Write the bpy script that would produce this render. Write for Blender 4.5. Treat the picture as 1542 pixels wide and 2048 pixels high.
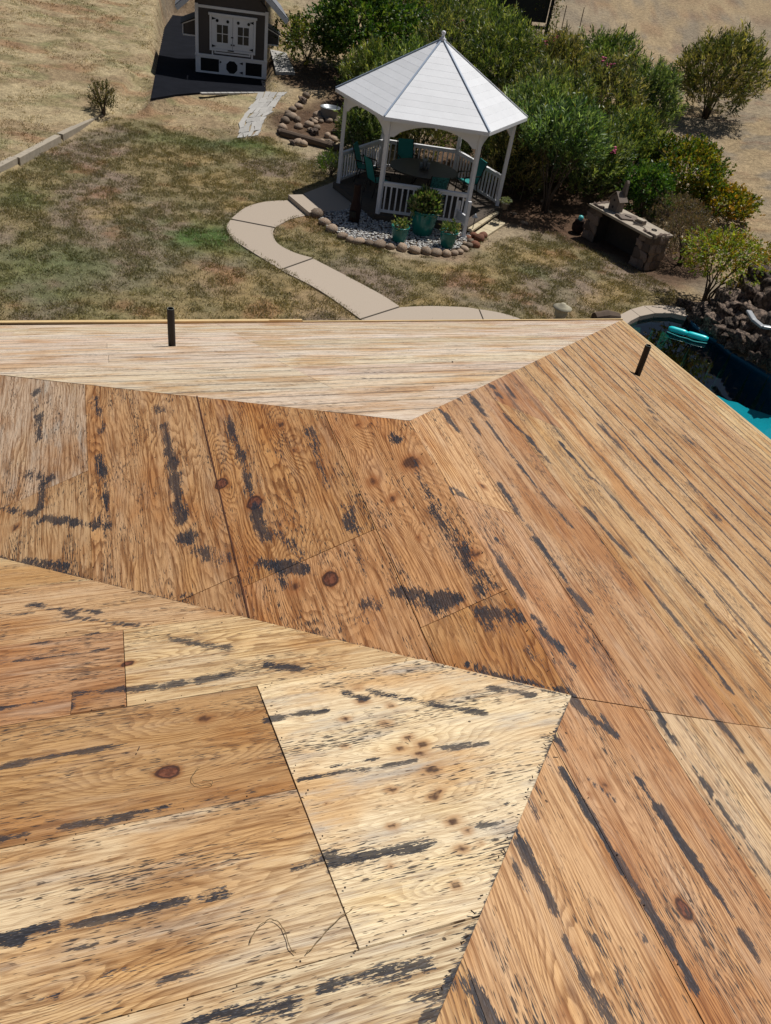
import bpy, math, random
import numpy as np
from mathutils import Vector, Matrix
random.seed(7); rng = np.random.default_rng(11)
for o in list(bpy.data.objects): bpy.data.objects.remove(o)
scene = bpy.context.scene
C = scene.collection
R_ = math.radians
# ------------------------------------------------------------------ camera, sky, sun, exposure
CAMZ = 7.4
PITCH, ROLL, FPX = R_(38.5), R_(9.95), 1550.0
cd = bpy.data.cameras.new('camera'); cam = bpy.data.objects.new('camera', cd); C.objects.link(cam)
cd.sensor_fit = 'HORIZONTAL'; cd.sensor_width = 36.0; cd.lens = 36.0*FPX/1542.0
cd.clip_start = 0.05; cd.clip_end = 2000
fw = Vector((0, math.cos(PITCH), -math.sin(PITCH))); rt = Vector((1, 0, 0)); up = Vector((0, math.sin(PITCH), math.cos(PITCH)))
cr, sr = math.cos(ROLL), math.sin(ROLL)
CR_, CU_ = rt*cr+up*sr, up*cr-rt*sr
m = Matrix((CR_, CU_, -fw)).transposed().to_4x4(); m.translation = Vector((0, 0, CAMZ)); cam.matrix_world = m
scene.camera = cam
SUN_AZ, SUN_EL = 44.0, 64.0
w = bpy.data.worlds.new('World'); scene.world = w; w.use_nodes = True
nt = w.node_tree; bg = nt.nodes['Background']
sky = nt.nodes.new('ShaderNodeTexSky'); sky.sky_type = 'NISHITA'; sky.sun_disc = False
sky.sun_elevation = R_(SUN_EL); sky.sun_rotation = R_(SUN_AZ)
nt.links.new(sky.outputs[0], bg.inputs[0]); bg.inputs[1].default_value = 0.05
sl = bpy.data.lights.new('sun', 'SUN'); sun = bpy.data.objects.new('sun', sl); C.objects.link(sun)
sl.energy = 5.0; sl.angle = R_(0.5); sl.color = (1.0, 0.965, 0.91)
S = Vector((math.sin(R_(SUN_AZ))*math.cos(R_(SUN_EL)), math.cos(R_(SUN_AZ))*math.cos(R_(SUN_EL)), math.sin(R_(SUN_EL))))
sun.rotation_euler = S.to_track_quat('Z', 'Y').to_euler()
sun.location = (20, 20, 40)
vs = scene.view_settings; vs.view_transform = 'Standard'; vs.look = 'None'; vs.exposure = -0.22; vs.gamma = 1.0; vs.use_curve_mapping = False
# ------------------------------------------------------------------ picture measurements turned into places
nCR, nCU, nFW = np.array(CR_), np.array(CU_), np.array(fw)
def ray(x, y): return (x-771)/FPX*nCR-(y-1024)/FPX*nCU+nFW
CAM = np.array([0, 0, CAMZ])
def on_z(x, y, z=0.0):
    d = ray(x, y); return CAM+d*(z-CAMZ)/d[2]
def on_pl(x, y, n, Q):
    d = ray(x, y); return CAM+d*((Q-CAM)@n)/(d@n)
# value noise
def _h(ix, iy, s): 
    v = np.sin(ix*127.1+iy*311.7+s*74.7)*43758.5453; return v-np.floor(v)
def vnoise(x, y, s=0):
    x = np.asarray(x, float); y = np.asarray(y, float)
    ix, iy = np.floor(x), np.floor(y); fx, fy = x-ix, y-iy
    fx = fx*fx*(3-2*fx); fy = fy*fy*(3-2*fy)
    return (_h(ix, iy, s)*(1-fx)+_h(ix+1, iy, s)*fx)*(1-fy)+(_h(ix, iy+1, s)*(1-fx)+_h(ix+1, iy+1, s)*fx)*fy
def fbm(x, y, s=0, o=4):
    t = 0; a = .5; n = 0
    for k in range(o): t = t+a*vnoise(x*2**k, y*2**k, s+k*13); n += a; a *= .5
    return t/n
def inpoly(x, y, poly):
    x = np.asarray(x, float); y = np.asarray(y, float); r = np.zeros(x.shape, bool); n = len(poly)
    for i in range(n):
        x1, y1 = poly[i][:2]; x2, y2 = poly[(i+1) % n][:2]
        if y1 == y2: continue
        c = ((y1 > y) != (y2 > y)) & (x < (x2-x1)*(y-y1)/(y2-y1)+x1); r ^= c
    return r
def sstep(a, b, v): t = np.clip((v-a)/(b-a), 0, 1); return t*t*(3-2*t)
# terrain
def slope_z(x, y):
    x = np.asarray(x, float); y = np.asarray(y, float)
    t = np.maximum(y-25.0, 0); z = np.where(t < 2, .03*t*t, .12*(t-1))
    t2 = np.maximum(x-9.5, 0); z = z+np.where(t2 < 2, .02*t2*t2, .08*(t2-1))
    return z
def on_slope(x, y):
    d = ray(x, y); p = on_z(x, y, 0)
    z = 0.0
    for _ in range(60):
        p = CAM+d*(z-CAMZ)/d[2]; z = z*.5+.5*float(slope_z(p[0], p[1]))
    return CAM+d*(z-CAMZ)/d[2]
# shed pad, cut level into the slope
PADZ = float(on_slope(465, 185)[2])
pad_poly = [on_z(*q, PADZ)[:2] for q in [(298, 199), (324, 55), (345, 20), (530, 32), (531, 120), (534, 184), (520, 185), (410, 185), (350, 190)]]
# raised bank beyond the timber edging at left
TIMB = [(0, 352), (38, 331), (122, 287), (200, 247), (233, 231)]
tw = [on_z(*q)[:2] for q in TIMB]
bank_poly = [tw[0], tw[1], tw[2], tw[3], tw[4], (tw[4][0]-.3, tw[4][1]+3), (tw[4][0]-6, tw[4][1]+8), (-40, 40), (-40, 12), (tw[0][0]-2.2, tw[0][1]-4.5)]
POOL = [on_z(*q)[:2] for q in [(1252, 652), (1262, 641), (1280, 632), (1310, 626), (1345, 626), (1375, 633), (1388, 648), (1408, 665), (1435, 682), (1462, 705), (1500, 728), (1560, 765)]]
POOL += [np.array(q) for q in [(9.4, 15.2), (10.6, 13.0), (10.8, 10.0), (9.5, 8.0), (6.9, 7.6), (5.9, 9.0), (5.2, 11.2), (4.35, 13.2), (4.25, 15.4), (4.5, 17.0)]]
def poly_dist(x, y, poly):
    d = np.full(np.shape(x), 1e9)
    for i in range(len(poly)):
        a = np.array(poly[i][:2], float); b = np.array(poly[(i+1) % len(poly)][:2], float); ab = b-a
        t = np.clip(((x-a[0])*ab[0]+(y-a[1])*ab[1])/(ab@ab+1e-9), 0, 1)
        d = np.minimum(d, np.hypot(x-a[0]-t*ab[0], y-a[1]-t*ab[1]))
    return d
def ter(x, y):
    x = np.asarray(x, float); y = np.asarray(y, float)
    z = slope_z(x, y)
    z = z+(fbm(x*.35, y*.35, 3)-.5)*.16*sstep(24, 32, y)+(fbm(x*1.3, y*1.3, 9)-.5)*.035
    b = inpoly(x, y, bank_poly); db = poly_dist(x, y, bank_poly)
    z = z+np.where(b, .2*np.minimum(db/.12, 1), 0)
    p = inpoly(x, y, pad_poly); dp = poly_dist(x, y, pad_poly)
    sd = np.where(p, dp, -dp)
    z = z*(1-sstep(-.25, .1, sd))+(PADZ-.06)*sstep(-.25, .1, sd)
    q = inpoly(x, y, POOL); dq = poly_dist(x, y, POOL)
    z = np.where(q & (dq > .02), -2.6, z)
    return z
def at(px, py):                       # where the picture point meets the ground
    p = on_slope(px, py); z = float(ter(p[0], p[1]))
    for _ in range(12):
        p = on_z(px, py, z); z = .5*z+.5*float(ter(p[0], p[1]))
    p[2] = z
    return p
# ------------------------------------------------------------------ object helpers
def root_of(o):
    v = Vector((0, 0, 0))
    while o is not None: v += o.location; o = o.parent
    return v
def props(o, label=None, cat=None, group=None, kind=None):
    if label: o['label'] = label
    if cat: o['category'] = cat
    if group: o['group'] = group
    if kind: o['kind'] = kind
    return o
def thing(name, label, cat, loc=(0, 0, 0), group=None, rz=0):
    o = bpy.data.objects.new(name, None); C.objects.link(o); o.location = Vector([float(v) for v in loc]); o.rotation_euler = (0, 0, rz)
    o.empty_display_size = .2
    return props(o, label, cat, group)
def link(name, mesh, parent=None):
    o = bpy.data.objects.new(name, mesh); C.objects.link(o); o.parent = parent; return o
class MB:
    def __init__(s): s.v = []; s.f = []; s.mi = []; s.m = Matrix.Identity(4); s.mat = 0; s.col = None; s.cols = []
    def add(s, vs_, fs):
        b = len(s.v)
        for v in vs_: s.v.append(tuple(s.m @ Vector([float(c) for c in v])))
        for f in fs: s.f.append(tuple(b+i for i in f)); s.mi.append(s.mat); s.cols.append(s.col)
    def box(s, c, d, rz=0, rot=None):
        hx, hy, hz = d[0]/2, d[1]/2, d[2]/2
        M = Matrix.Translation(Vector([float(k) for k in c])) @ (rot.to_4x4() if rot is not None else Matrix.Rotation(rz, 4, 'Z'))
        vs_ = [M @ Vector((x*hx, y*hy, z*hz)) for z in (-1, 1) for y in (-1, 1) for x in (-1, 1)]
        s.add(vs_, [(0, 2, 3, 1), (4, 5, 7, 6), (0, 1, 5, 4), (2, 6, 7, 3), (0, 4, 6, 2), (1, 3, 7, 5)])
    def beam(s, a, b, wd, ht, upv=(0, 0, 1)):
        a = Vector([float(k) for k in a]); b = Vector([float(k) for k in b]); d = (b-a); L = d.length; d.normalize()
        u = Vector(upv); r = d.cross(u)
        if r.length < 1e-4: r = d.cross(Vector((0, 1, 0)))
        r.normalize(); u = r.cross(d)
        rot = Matrix((d, -r, u)).transposed()
        s.box((a+b)/2, (L, wd, ht), rot=rot)
    def tube(s, pts, rad, n=8, caps=True):
        pts = [Vector([float(c) for c in p]) for p in pts]; N = len(pts)
        if not hasattr(rad, '__len__'): rad = [rad]*N
        vs_ = []; ref = Vector((0, 0, 1))
        prev = None
        for i, p in enumerate(pts):
            d = (pts[min(i+1, N-1)]-pts[max(i-1, 0)]).normalized()
            if prev is None:
                r = d.cross(ref if abs(d.z) < .95 else Vector((1, 0, 0))).normalized()
            else: r = (prev-d*prev.dot(d)).normalized()
            prev = r; q = d.cross(r)
            for k in range(n):
                a = 2*math.pi*k/n; vs_.append(p+(r*math.cos(a)+q*math.sin(a))*rad[i])
        fs = [(i*n+k, i*n+(k+1) % n, (i+1)*n+(k+1) % n, (i+1)*n+k) for i in range(N-1) for k in range(n)]
        if caps: fs += [tuple(range(n))[::-1], tuple((N-1)*n+k for k in range(n))]
        s.add(vs_, fs)
    def lathe(s, prof, c=(0, 0, 0), n=20):
        vs_ = []; cx, cy, cz = c
        for r, z in prof:
            for k in range(n): a = 2*math.pi*k/n; vs_.append((cx+r*math.cos(a), cy+r*math.sin(a), cz+z))
        N = len(prof)
        s.add(vs_, [(i*n+k, i*n+(k+1) % n, (i+1)*n+(k+1) % n, (i+1)*n+k) for i in range(N-1) for k in range(n)]+[tuple(range(n))[::-1], tuple((N-1)*n+k for k in range(n))])
    def prism(s, poly, z0, z1):
        n = len(poly)
        a = sum(poly[i][0]*poly[(i+1) % n][1]-poly[(i+1) % n][0]*poly[i][1] for i in range(n))
        if a < 0: poly = poly[::-1]
        g0 = z0 if callable(z0) else (lambda x, y: z0); g1 = z1 if callable(z1) else (lambda x, y: z1)
        vs_ = [(p[0], p[1], g0(p[0], p[1])) for p in poly]+[(p[0], p[1], g1(p[0], p[1])) for p in poly]
        s.add(vs_, [tuple(range(n))[::-1], tuple(range(n, 2*n))]+[(i, (i+1) % n, n+(i+1) % n, n+i) for i in range(n)])
    def plate(s, poly3, nrm, th):      # flat 3D polygon thickened along nrm
        n = len(poly3); nv = Vector(nrm)*th
        P3 = [Vector([float(c) for c in p]) for p in poly3]
        s.add([p for p in P3]+[p+nv for p in P3], [tuple(range(n))[::-1], tuple(range(n, 2*n))]+[(i, (i+1) % n, n+(i+1) % n, n+i) for i in range(n)])
    def build(s, name, mats, parent=None, smooth=False, bevel=0):
        off = root_of(parent)
        me = bpy.data.meshes.new(name)
        me.from_pydata([(v[0]-off.x, v[1]-off.y, v[2]-off.z) for v in s.v], [], s.f)
        for q in (mats if isinstance(mats, (list, tuple)) else [mats]): me.materials.append(q)
        me.polygons.foreach_set('material_index', s.mi)
        if smooth: me.polygons.foreach_set('use_smooth', [True]*len(me.polygons))
        if s.cols and s.cols[0] is not None:
            a = me.color_attributes.new('col', 'FLOAT_COLOR', 'CORNER')
            arr = np.ones((len(me.loops), 4), np.float32); li = 0
            for f, c in zip(s.f, s.cols): arr[li:li+len(f), :3] = c; li += len(f)
            a.data.foreach_set('color', arr.ravel())
        me.validate(); me.update()
        o = link(name, me, parent)
        if bevel:
            bv = o.modifiers.new('bevel', 'BEVEL'); bv.width = bevel; bv.segments = 2; bv.limit_method = 'ANGLE'
        return o
def np_mesh(name, V, F, col=None, smooth=False):       # F: (n,k) int array, col: per vertex rgb
    me = bpy.data.meshes.new(name); V = np.asarray(V, np.float32); F = np.asarray(F, np.int32); n, k = F.shape
    me.vertices.add(len(V)); me.vertices.foreach_set('co', V.ravel())
    me.loops.add(n*k); me.loops.foreach_set('vertex_index', F.ravel())
    me.polygons.add(n); me.polygons.foreach_set('loop_start', np.arange(0, n*k, k, dtype=np.int32)); me.polygons.foreach_set('loop_total', np.full(n, k, np.int32))
    if smooth: me.polygons.foreach_set('use_smooth', np.ones(n, bool))
    me.update(calc_edges=True)
    if col is not None:
        a = me.color_attributes.new('col', 'FLOAT_COLOR', 'POINT')
        c = np.ones((len(V), 4), np.float32); c[:, :3] = col; a.data.foreach_set('color', c.ravel())
    return me
# ------------------------------------------------------------------ materials
class NT:
    def __init__(s, name):
        s.mat = bpy.data.materials.new(name); s.mat.use_nodes = True; s.t = s.mat.node_tree
        s.b = s.t.nodes['Principled BSDF']; s.out = s.t.nodes['Material Output']
    def n(s, typ, **kw):
        x = s.t.nodes.new('ShaderNode'+typ)
        for k, v in kw.items(): setattr(x, k, v)
        return x
    def l(s, a, b): s.t.links.new(a, b)
    def setv(s, sock, v):
        if hasattr(v, 'is_output') or hasattr(v, 'links'): s.l(v, sock)
        elif hasattr(v, '__len__') and len(v) == 3 and sock.type == 'RGBA': sock.default_value = (*v, 1)
        else: sock.default_value = v
    def math(s, op, a, b=None, c=None, clamp=False):
        x = s.n('Math', operation=op, use_clamp=clamp); s.setv(x.inputs[0], a)
        if b is not None: s.setv(x.inputs[1], b)
        if c is not None: s.setv(x.inputs[2], c)
        return x.outputs[0]
    def mix(s, f, a, b, mode='MIX'):
        x = s.n('Mix', data_type='RGBA', blend_type=mode); x.clamp_factor = True
        s.setv(x.inputs[0], f); s.setv(x.inputs[6], a); s.setv(x.inputs[7], b); return x.outputs[2]
    def noise(s, vec, scale, detail=3, rough=.55, dist=0):
        x = s.n('TexNoise'); s.setv(x.inputs['Vector'], vec); x.inputs['Scale'].default_value = scale; x.inputs['Detail'].default_value = detail
        x.inputs['Roughness'].default_value = rough; x.inputs['Distortion'].default_value = dist; return x.outputs['Fac']
    def mapv(s, vec, scale=(1, 1, 1), loc=(0, 0, 0)):
        x = s.n('Mapping'); s.l(vec, x.inputs[0]); x.inputs['Scale'].default_value = scale; x.inputs['Location'].default_value = loc; return x.outputs[0]
    def step(s, v, a, b, o0=0, o1=1):
        x = s.n('MapRange', interpolation_type='SMOOTHSTEP'); s.setv(x.inputs[0], v)
        for i, q in zip((1, 2, 3, 4), (a, b, o0, o1)): s.setv(x.inputs[i], q)
        return x.outputs[0]
    def bump(s, h, strength=.4, dist=.01):
        x = s.n('Bump'); x.inputs['Strength'].default_value = strength; x.inputs['Distance'].default_value = dist; s.l(h, x.inputs['Height']); s.l(x.outputs[0], s.b.inputs['Normal'])
    def vary(s, amt=.1):            # each object its own shade
        oi = s.n('ObjectInfo'); return s.step(oi.outputs['Random'], 0, 1, 1-amt, 1+amt)
def simple(name, col, rough=.7, sc=6, amt=.25, bump=.2, bdist=.01, spec=.3, metal=0, vary=.0, col2=None, stretch=(1, 1, 1), vcol=False):
    m = NT(name); tc = m.n('TexCoord'); v = m.mapv(tc.outputs['Object'], stretch)
    n1 = m.noise(v, sc, 5, .6); n2 = m.noise(v, sc*7, 4, .6)
    base = col
    if vcol:
        a = m.n('Attribute', attribute_name='col'); base = a.outputs['Color']
    if col2 is not None: base = m.mix(m.step(n1, .4, .62), base, col2)
    f = m.math('MULTIPLY_ADD', n1, 2*amt, 1-amt); f = m.math('MULTIPLY', f, m.math('MULTIPLY_ADD', n2, amt, 1-amt/2))
    if vary: f = m.math('MULTIPLY', f, m.vary(vary))
    x = m.n('Vecmath') if False else m.n('VectorMath', operation='SCALE'); m.setv(x.inputs[0], base if not isinstance(base, tuple) else base); m.l(f, x.inputs['Scale'])
    m.l(x.outputs[0], m.b.inputs['Base Color'])
    m.b.inputs['Roughness'].default_value = rough; m.b.inputs['Specular IOR Level'].default_value = spec; m.b.inputs['Metallic'].default_value = metal
    if bump: m.bump(m.math('MULTIPLY_ADD', n2, .5, n1), bump, bdist)
    return m.mat
def leafmat(name, trans=.45, rough=.45):
    m = NT(name); a = m.n('Attribute', attribute_name='col'); m.l(a.outputs['Color'], m.b.inputs['Base Color'])
    m.b.inputs['Roughness'].default_value = rough; m.b.inputs['Specular IOR Level'].default_value = .5
    tr = m.n('BsdfTranslucent'); mx = m.n('MixShader'); mx.inputs[0].default_value = trans
    g = m.mix(1.0, a.outputs['Color'], (1.1, 1.1, .42), 'MULTIPLY'); m.l(g, tr.inputs[0])
    m.l(m.b.outputs[0], mx.inputs[1]); m.l(tr.outputs[0], mx.inputs[2]); m.l(mx.outputs[0], m.out.inputs[0])
    return m.mat
def wood_mat(name):
    m = NT(name)
    uvn = m.n('UVMap', uv_map='grain').outputs[0]; pl = m.n('UVMap', uv_map='plane').outputs[0]
    mk = m.n('Attribute', attribute_name='mask'); sx = m.n('SeparateColor'); m.l(mk.outputs['Color'], sx.inputs[0]); stain, kf, kc = sx.outputs[0], sx.outputs[1], sx.outputs[2]
    course = mk.outputs['Alpha']
    bc = m.n('Attribute', attribute_name='basecol'); grey = bc.outputs['Alpha']; base = bc.outputs['Color']
    sty = m.n('Attribute', attribute_name='style'); ss = m.n('SeparateColor'); m.l(sty.outputs['Color'], ss.inputs[0]); sA_, sW_, sR_ = ss.outputs[0], ss.outputs[1], ss.outputs[2]
    # rotary cut rings: contour lines of a smooth field stretched along the grain
    wob = m.noise(m.mapv(uvn, (.8, 4.2, 1)), 1.0, 2.0, .5)
    wob2 = m.noise(m.mapv(uvn, (5, 22, 1)), 1.0, 2, .5)
    hf = m.math('MULTIPLY', m.math('ADD', m.math('MULTIPLY', wob, 24.0), m.math('MULTIPLY', wob2, 2.6)), sW_)
    
    sp = m.n('SeparateXYZ'); m.l(uvn, sp.inputs[0])
    hf = m.math('ADD', hf, m.math('MULTIPLY', m.math('MULTIPLY', sp.outputs[1], 60.0), sA_)); hf = m.math('ADD', hf, m.math('MULTIPLY', kf, 10.0))
    fr = m.math('FRACT', hf)
    ring = m.step(fr, .30, .88)                      # gradual early wood, crisp late-wood line
    ring2 = m.step(fr, .93, 1.0, 1, 0); ring = m.math('MULTIPLY', ring, ring2)
    fibre = m.noise(m.mapv(uvn, (14, 420, 1)), 1.0, 3, .6)
    fib2 = m.noise(m.mapv(uvn, (3.2, 60, 1)), 1.0, 4, .6)
    patch = m.noise(m.mapv(uvn, (1.4, 5, 1)), 1.0, 4, .6)
    dark = m.mix(1.0, base, (.44, .31, .21), 'MULTIPLY'); light = m.mix(1.0, base, (1.16, 1.16, 1.16), 'MULTIPLY')
    tex = m.noise(m.mapv(uvn, (30, 160, 1)), 1.0, 3, .65); rb = m.math('MULTIPLY', ring, m.step(tex, .25, .6, .35, 1.0))
    c = m.mix(m.math('MULTIPLY', m.math('MULTIPLY', rb, m.step(patch, .30, .66, .3, 1.0)), sR_), light, dark)
    c = m.mix(m.step(patch, .45, .75, 0, .5), c, m.mix(1.0, c, (1.10, .98, .66), 'MULTIPLY'))
    big = m.noise(m.mapv(pl, (1.3, 2.6, 1), (5, 2, 0)), 1.0, 4, .6); c = m.mix(m.step(big, .46, .64, 0, 1.0), c, m.mix(1.0, c, (.82, .66, .50), 'MULTIPLY'))
    gp = m.noise(m.mapv(uvn, (2.2, 11, 1), (3, 7, 0)), 1.0, 5, .65)
    c = m.mix(m.math('MULTIPLY', m.step(gp, .47, .7), grey), c, (.50, .45, .38))
    c = m.mix(m.math('MULTIPLY', m.step(fib2, .46, .64, 0, .95), sR_), c, m.mix(1.0, c, (.50, .38, .28), 'MULTIPLY'))
    c = m.mix(m.step(fibre, .32, .60, .7, 0), c, m.mix(1.0, c, (.55, .45, .38), 'MULTIPLY'))
    # knots
    kn = m.noise(m.mapv(uvn, (60, 60, 1)), 1.0, 3)
    kcc = m.step(m.math('ADD', kc, m.math('MULTIPLY_ADD', kn, .3, -.15)), .42, .55)
    c = m.mix(m.math('MULTIPLY', m.step(kc, .05, .45), .75), c, m.mix(1.0, base, (.55, .36, .24), 'MULTIPLY'))
    rim = m.math('MULTIPLY', m.step(kc, .36, .48), m.step(kc, .56, .66, 1, 0)); c = m.mix(m.math('MULTIPLY', kcc, .92), c, m.mix(m.step(kn, .4, .6), (.085, .024, .014), (.17, .055, .03))); c = m.mix(m.math('MULTIPLY', rim, .8), c, (.035, .014, .010))
    # tar-felt marks, brushed along the grain
    sn = m.noise(m.mapv(uvn, (9, 130, 1)), 1.0, 4, .7); sn2 = m.noise(m.mapv(uvn, (5, 20, 1)), 1.0, 4, .6); sn3 = m.noise(m.mapv(uvn, (60, 260, 1)), 1.0, 2, .6)
    sv = m.math('ADD', m.math('MULTIPLY_ADD', sn, 2.8, -1.4), m.math('MULTIPLY_ADD', sn2, 2.0, -1.0))
    sv = m.math('ADD', sv, m.math('MULTIPLY_ADD', sn3, 2.0, -1.0))
    sv = m.math('ADD', sv, stain)
    gate = m.step(stain, .06, .35)
    sm = m.math('MULTIPLY', m.step(sv, .42, .60), gate)
    # course lines left by the old covering
    sq = m.n('SeparateXYZ'); m.l(pl, sq.inputs[0])
    wv = m.noise(m.mapv(pl, (.9, .1, 1)), 1.0, 2); v2 = m.math('MULTIPLY_ADD', wv, .05, sq.outputs[1])
    ph = m.math('PINGPONG', v2, .145)
    rn = m.noise(m.mapv(pl, (1.5, 3.4, 1)), 1.0, 2, .5)
    wd = m.step(rn, .30, .58, 0.009, .026)
    rn2 = m.noise(m.mapv(pl, (16, 60, 1)), 1.0, 3, .65)
    lw = m.math('MULTIPLY', wd, m.math('MULTIPLY_ADD', rn2, 3.0, -.65))
    cl = m.math('MULTIPLY', m.step(m.math('SUBTRACT', lw, ph), -.003, .004), m.math('MULTIPLY', m.step(course, .2, .5), course))
    cl = m.math('MULTIPLY', cl, m.step(sn, .3, .5, .3, .92))
    # flecks and small torn fibres everywhere
    fl = m.noise(m.mapv(uvn, (26, 210, 1)), 1.0, 2, .5); fl2 = m.noise(m.mapv(uvn, (2, 7, 1), (9, 1, 0)), 1.0, 3, .6)
    flk = m.step(m.math('ADD', fl, m.math('MULTIPLY_ADD', fl2, .7, -.35)), .61, .68, 0, .9)
    tar = m.mix(m.step(sn3, .5, .8), (.014, .016, .023), (.085, .09, .11))
    c = m.mix(flk, c, m.mix(m.step(fl2, .4, .6), (.12, .06, .03), (.03, .025, .025)))
    allm = m.math('MAXIMUM', m.math('MULTIPLY', sm, m.step(gp, .35, .65, .98, .80)), cl)
    c = m.mix(allm, c, tar)
    hole = m.n('TexVoronoi'); m.l(m.mapv(uvn, (6.2, 6.2, 1)), hole.inputs['Vector']); hole.inputs['Scale'].default_value = 1.0
    hm = m.step(hole.outputs['Distance'], .022, .034, .85, 0)
    c = m.mix(hm, c, (.03, .018, .012))
    m.l(c, m.b.inputs['Base Color'])
    m.setv(m.b.inputs['Roughness'], m.step(fibre, .3, .7, .55, .72)); m.b.inputs['Specular IOR Level'].default_value = .35
    hh = m.math('MULTIPLY', ring, .5); hh = m.math('ADD', hh, m.math('MULTIPLY', fibre, .5)); hh = m.math('SUBTRACT', hh, m.math('MULTIPLY', flk, .7)); hh = m.math('ADD', hh, m.math('MULTIPLY', fib2, .8))
    hh = m.math('SUBTRACT', hh, m.math('MULTIPLY', hm, 1.5)); hh = m.math('ADD', hh, m.math('MULTIPLY', kc, 1.0))
    m.bump(hh, .55, .0022)
    return m.mat
M = {}
M['ply'] = wood_mat('weathered_plywood')
M['white'] = simple('white_paint', (.74, .74, .76), .5, 3, .06, .1, .003)
M['roofwhite'] = simple('white_painted_boards', (.68, .685, .70), .55, 2.2, .10, .15, .003, vary=.035)
M['ridge'] = simple('grey_ridge_trim', (.30, .36, .45), .5, 3, .15, .1, .003)
M['deck'] = simple('weathered_deck', (.085, .066, .05), .8, 6, .3, .4, .004, vary=.12, stretch=(1, 8, 1))
M['concrete'] = simple('path_concrete', (.40, .33, .26), .85, 60, .16, .5, .004, vary=.03)
M['joint'] = simple('joint_dark', (.05, .04, .03), .9)  # dark fill seen in the joints between path slabs
M['dirtdark'] = simple('dark_soil', (.10, .07, .05), .95, 8, .4, .6, .02)
M['paver'] = simple('pale_paver', (.38, .365, .34), .85, 8, .2, .4, .006, vary=.1)
M['pad_shade'] = simple('pad_shade_concrete', (.010, .011, .015), .95, 1.6, .5, .3, .006, vary=.1, spec=.05)  # shed's cast shadow put into the pad colour as near black
M['timber'] = simple('weathered_timber', (.30, .24, .17), .85, 7, .35, .6, .008, stretch=(1, 1, 1), vary=.15)
M['barktimber'] = simple('dark_timber', (.10, .07, .05), .9, 7, .35, .6, .01)
M['trunk'] = simple('bark', (.10, .075, .055), .9, 14, .35, .7, .01)
M['rock'] = simple('lava_rock', (.055, .038, .030), .8, 3.5, .5, 1.0, .05, vary=.4, col2=(.22, .16, .12))
M['river'] = simple('river_rock', (.24, .15, .095), .75, 7, .35, .6, .015, vary=.4, col2=(.30, .25, .19))
M['redrock'] = simple('red_rock', (.20, .085, .05), .8, 8, .35, .7, .015, vary=.2)
M['gravel'] = simple('gravel', (.5, .5, .5), .7, 9, .2, .3, .005, vcol=True)
M['stonewall'] = simple('field_stone', (.17, .12, .09), .85, 6, .35, .7, .02, vary=.35, col2=(.18, .14, .12))
M['mortar_shade'] = simple('mortar_shade', (.055, .045, .038), .9, 12, .25, .5, .01)  # shade of the counter front put into mortar and field stone colours
M['cap'] = simple('counter_stone', (.42, .36, .28), .85, 5, .4, .7, .01, vary=.08, col2=(.30, .25, .20))
M['teal'] = simple('teal_glaze', (.012, .15, .13), .22, 4, .25, .05, .003, spec=.5)
M['tealfab'] = simple('teal_sling', (.02, .22, .21), .6, 60, .2, .2, .002)
M['tealpat'] = simple('teal_lattice_sling', (.05, .23, .21), .6, 22, .35, .2, .002, col2=(.012, .07, .07))
M['darkmetal'] = simple('dark_metal', (.03, .026, .024), .45, 10, .2, .1, .002, metal=.5)
M['tabletop'] = simple('table_top', (.045, .035, .03), .4, 10, .25, .1, .002, spec=.5)
M['abs'] = simple('black_pipe', (.018, .015, .014), .5, 8, .2, .1, .002)
M['abscol'] = simple('pipe_top_grey', (.25, .27, .24), .7, 8, .2, .1, .002)  # pale grey for the rims of the vent pipes
M['rust'] = simple('rusty_iron', (.022, .009, .007), .8, 14, .4, .5, .005)
M['galv'] = simple('galvanised', (.28, .30, .32), .4, 12, .2, .1, .002, metal=.6)
M['shed'] = simple('shed_siding', (.082, .070, .064), .8, 5, .12, .15, .003, stretch=(1, 1, .2))
M['shedtrim'] = simple('shed_trim', (.74, .73, .74), .6, 4, .08, .1, .002)
M['shedroof'] = simple('shed_shingle', (.17, .175, .19), .9, 22, .3, .5, .006, vary=.18)
M['shedrooflt'] = simple('shed_fascia', (.50, .52, .56), .6, 4, .08, .1, .002)
M['black'] = simple('black_iron', (.012, .011, .011), .6, 10, .2, .1, .002)
M['mesh'] = simple('hardware_cloth_dark', (.008, .008, .009), .8, 60, .2, .1, .002)
M['glass'] = simple('dark_glass', (.010, .011, .013), .35, 4, .1, 0, spec=.6)
M['birdwood'] = simple('grey_driftwood', (.17, .135, .11), .85, 9, .4, .8, .01, stretch=(3, 3, .5))
M['cyan'] = simple('turquoise_plastic', (.02, .70, .74), .3, 4, .12, .05, .003, spec=.5)
M['cyanlt'] = simple('turquoise_glass', (.10, .50, .50), .2, 4, .12, .05, .003, spec=.5)
M['stucco'] = simple('stucco', (.42, .36, .28), .9, 30, .1, .4, .006)
M['underlay'] = simple('dark_under_roof', (.05, .028, .018), .95, 10, .3, .2, .004)
M['edgewood'] = simple('fresh_edge_board', (.56, .40, .20), .7, 6, .2, .3, .003, stretch=(1, 1, 1), vary=.1)
M['redwood'] = simple('reddish_board', (.09, .035, .02), .75, 9, .25, .3, .003)
M['stem'] = simple('dry_stem', (.20, .14, .07), .8, 20, .2, .1, .001)
M['leaf'] = leafmat('leaf'); M['blade'] = leafmat('grass_blade', .25, .6)
M['petal'] = simple('pink_petal', (.65, .12, .25), .5, 8, .2, 0, vcol=False)
M['lantern'] = simple('cast_stone', (.40, .36, .26), .85, 12, .25, .6, .006)
M['resin'] = simple('waterfall_lining', (.36, .37, .38), .35, 6, .15, .2, .006, spec=.5)
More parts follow.
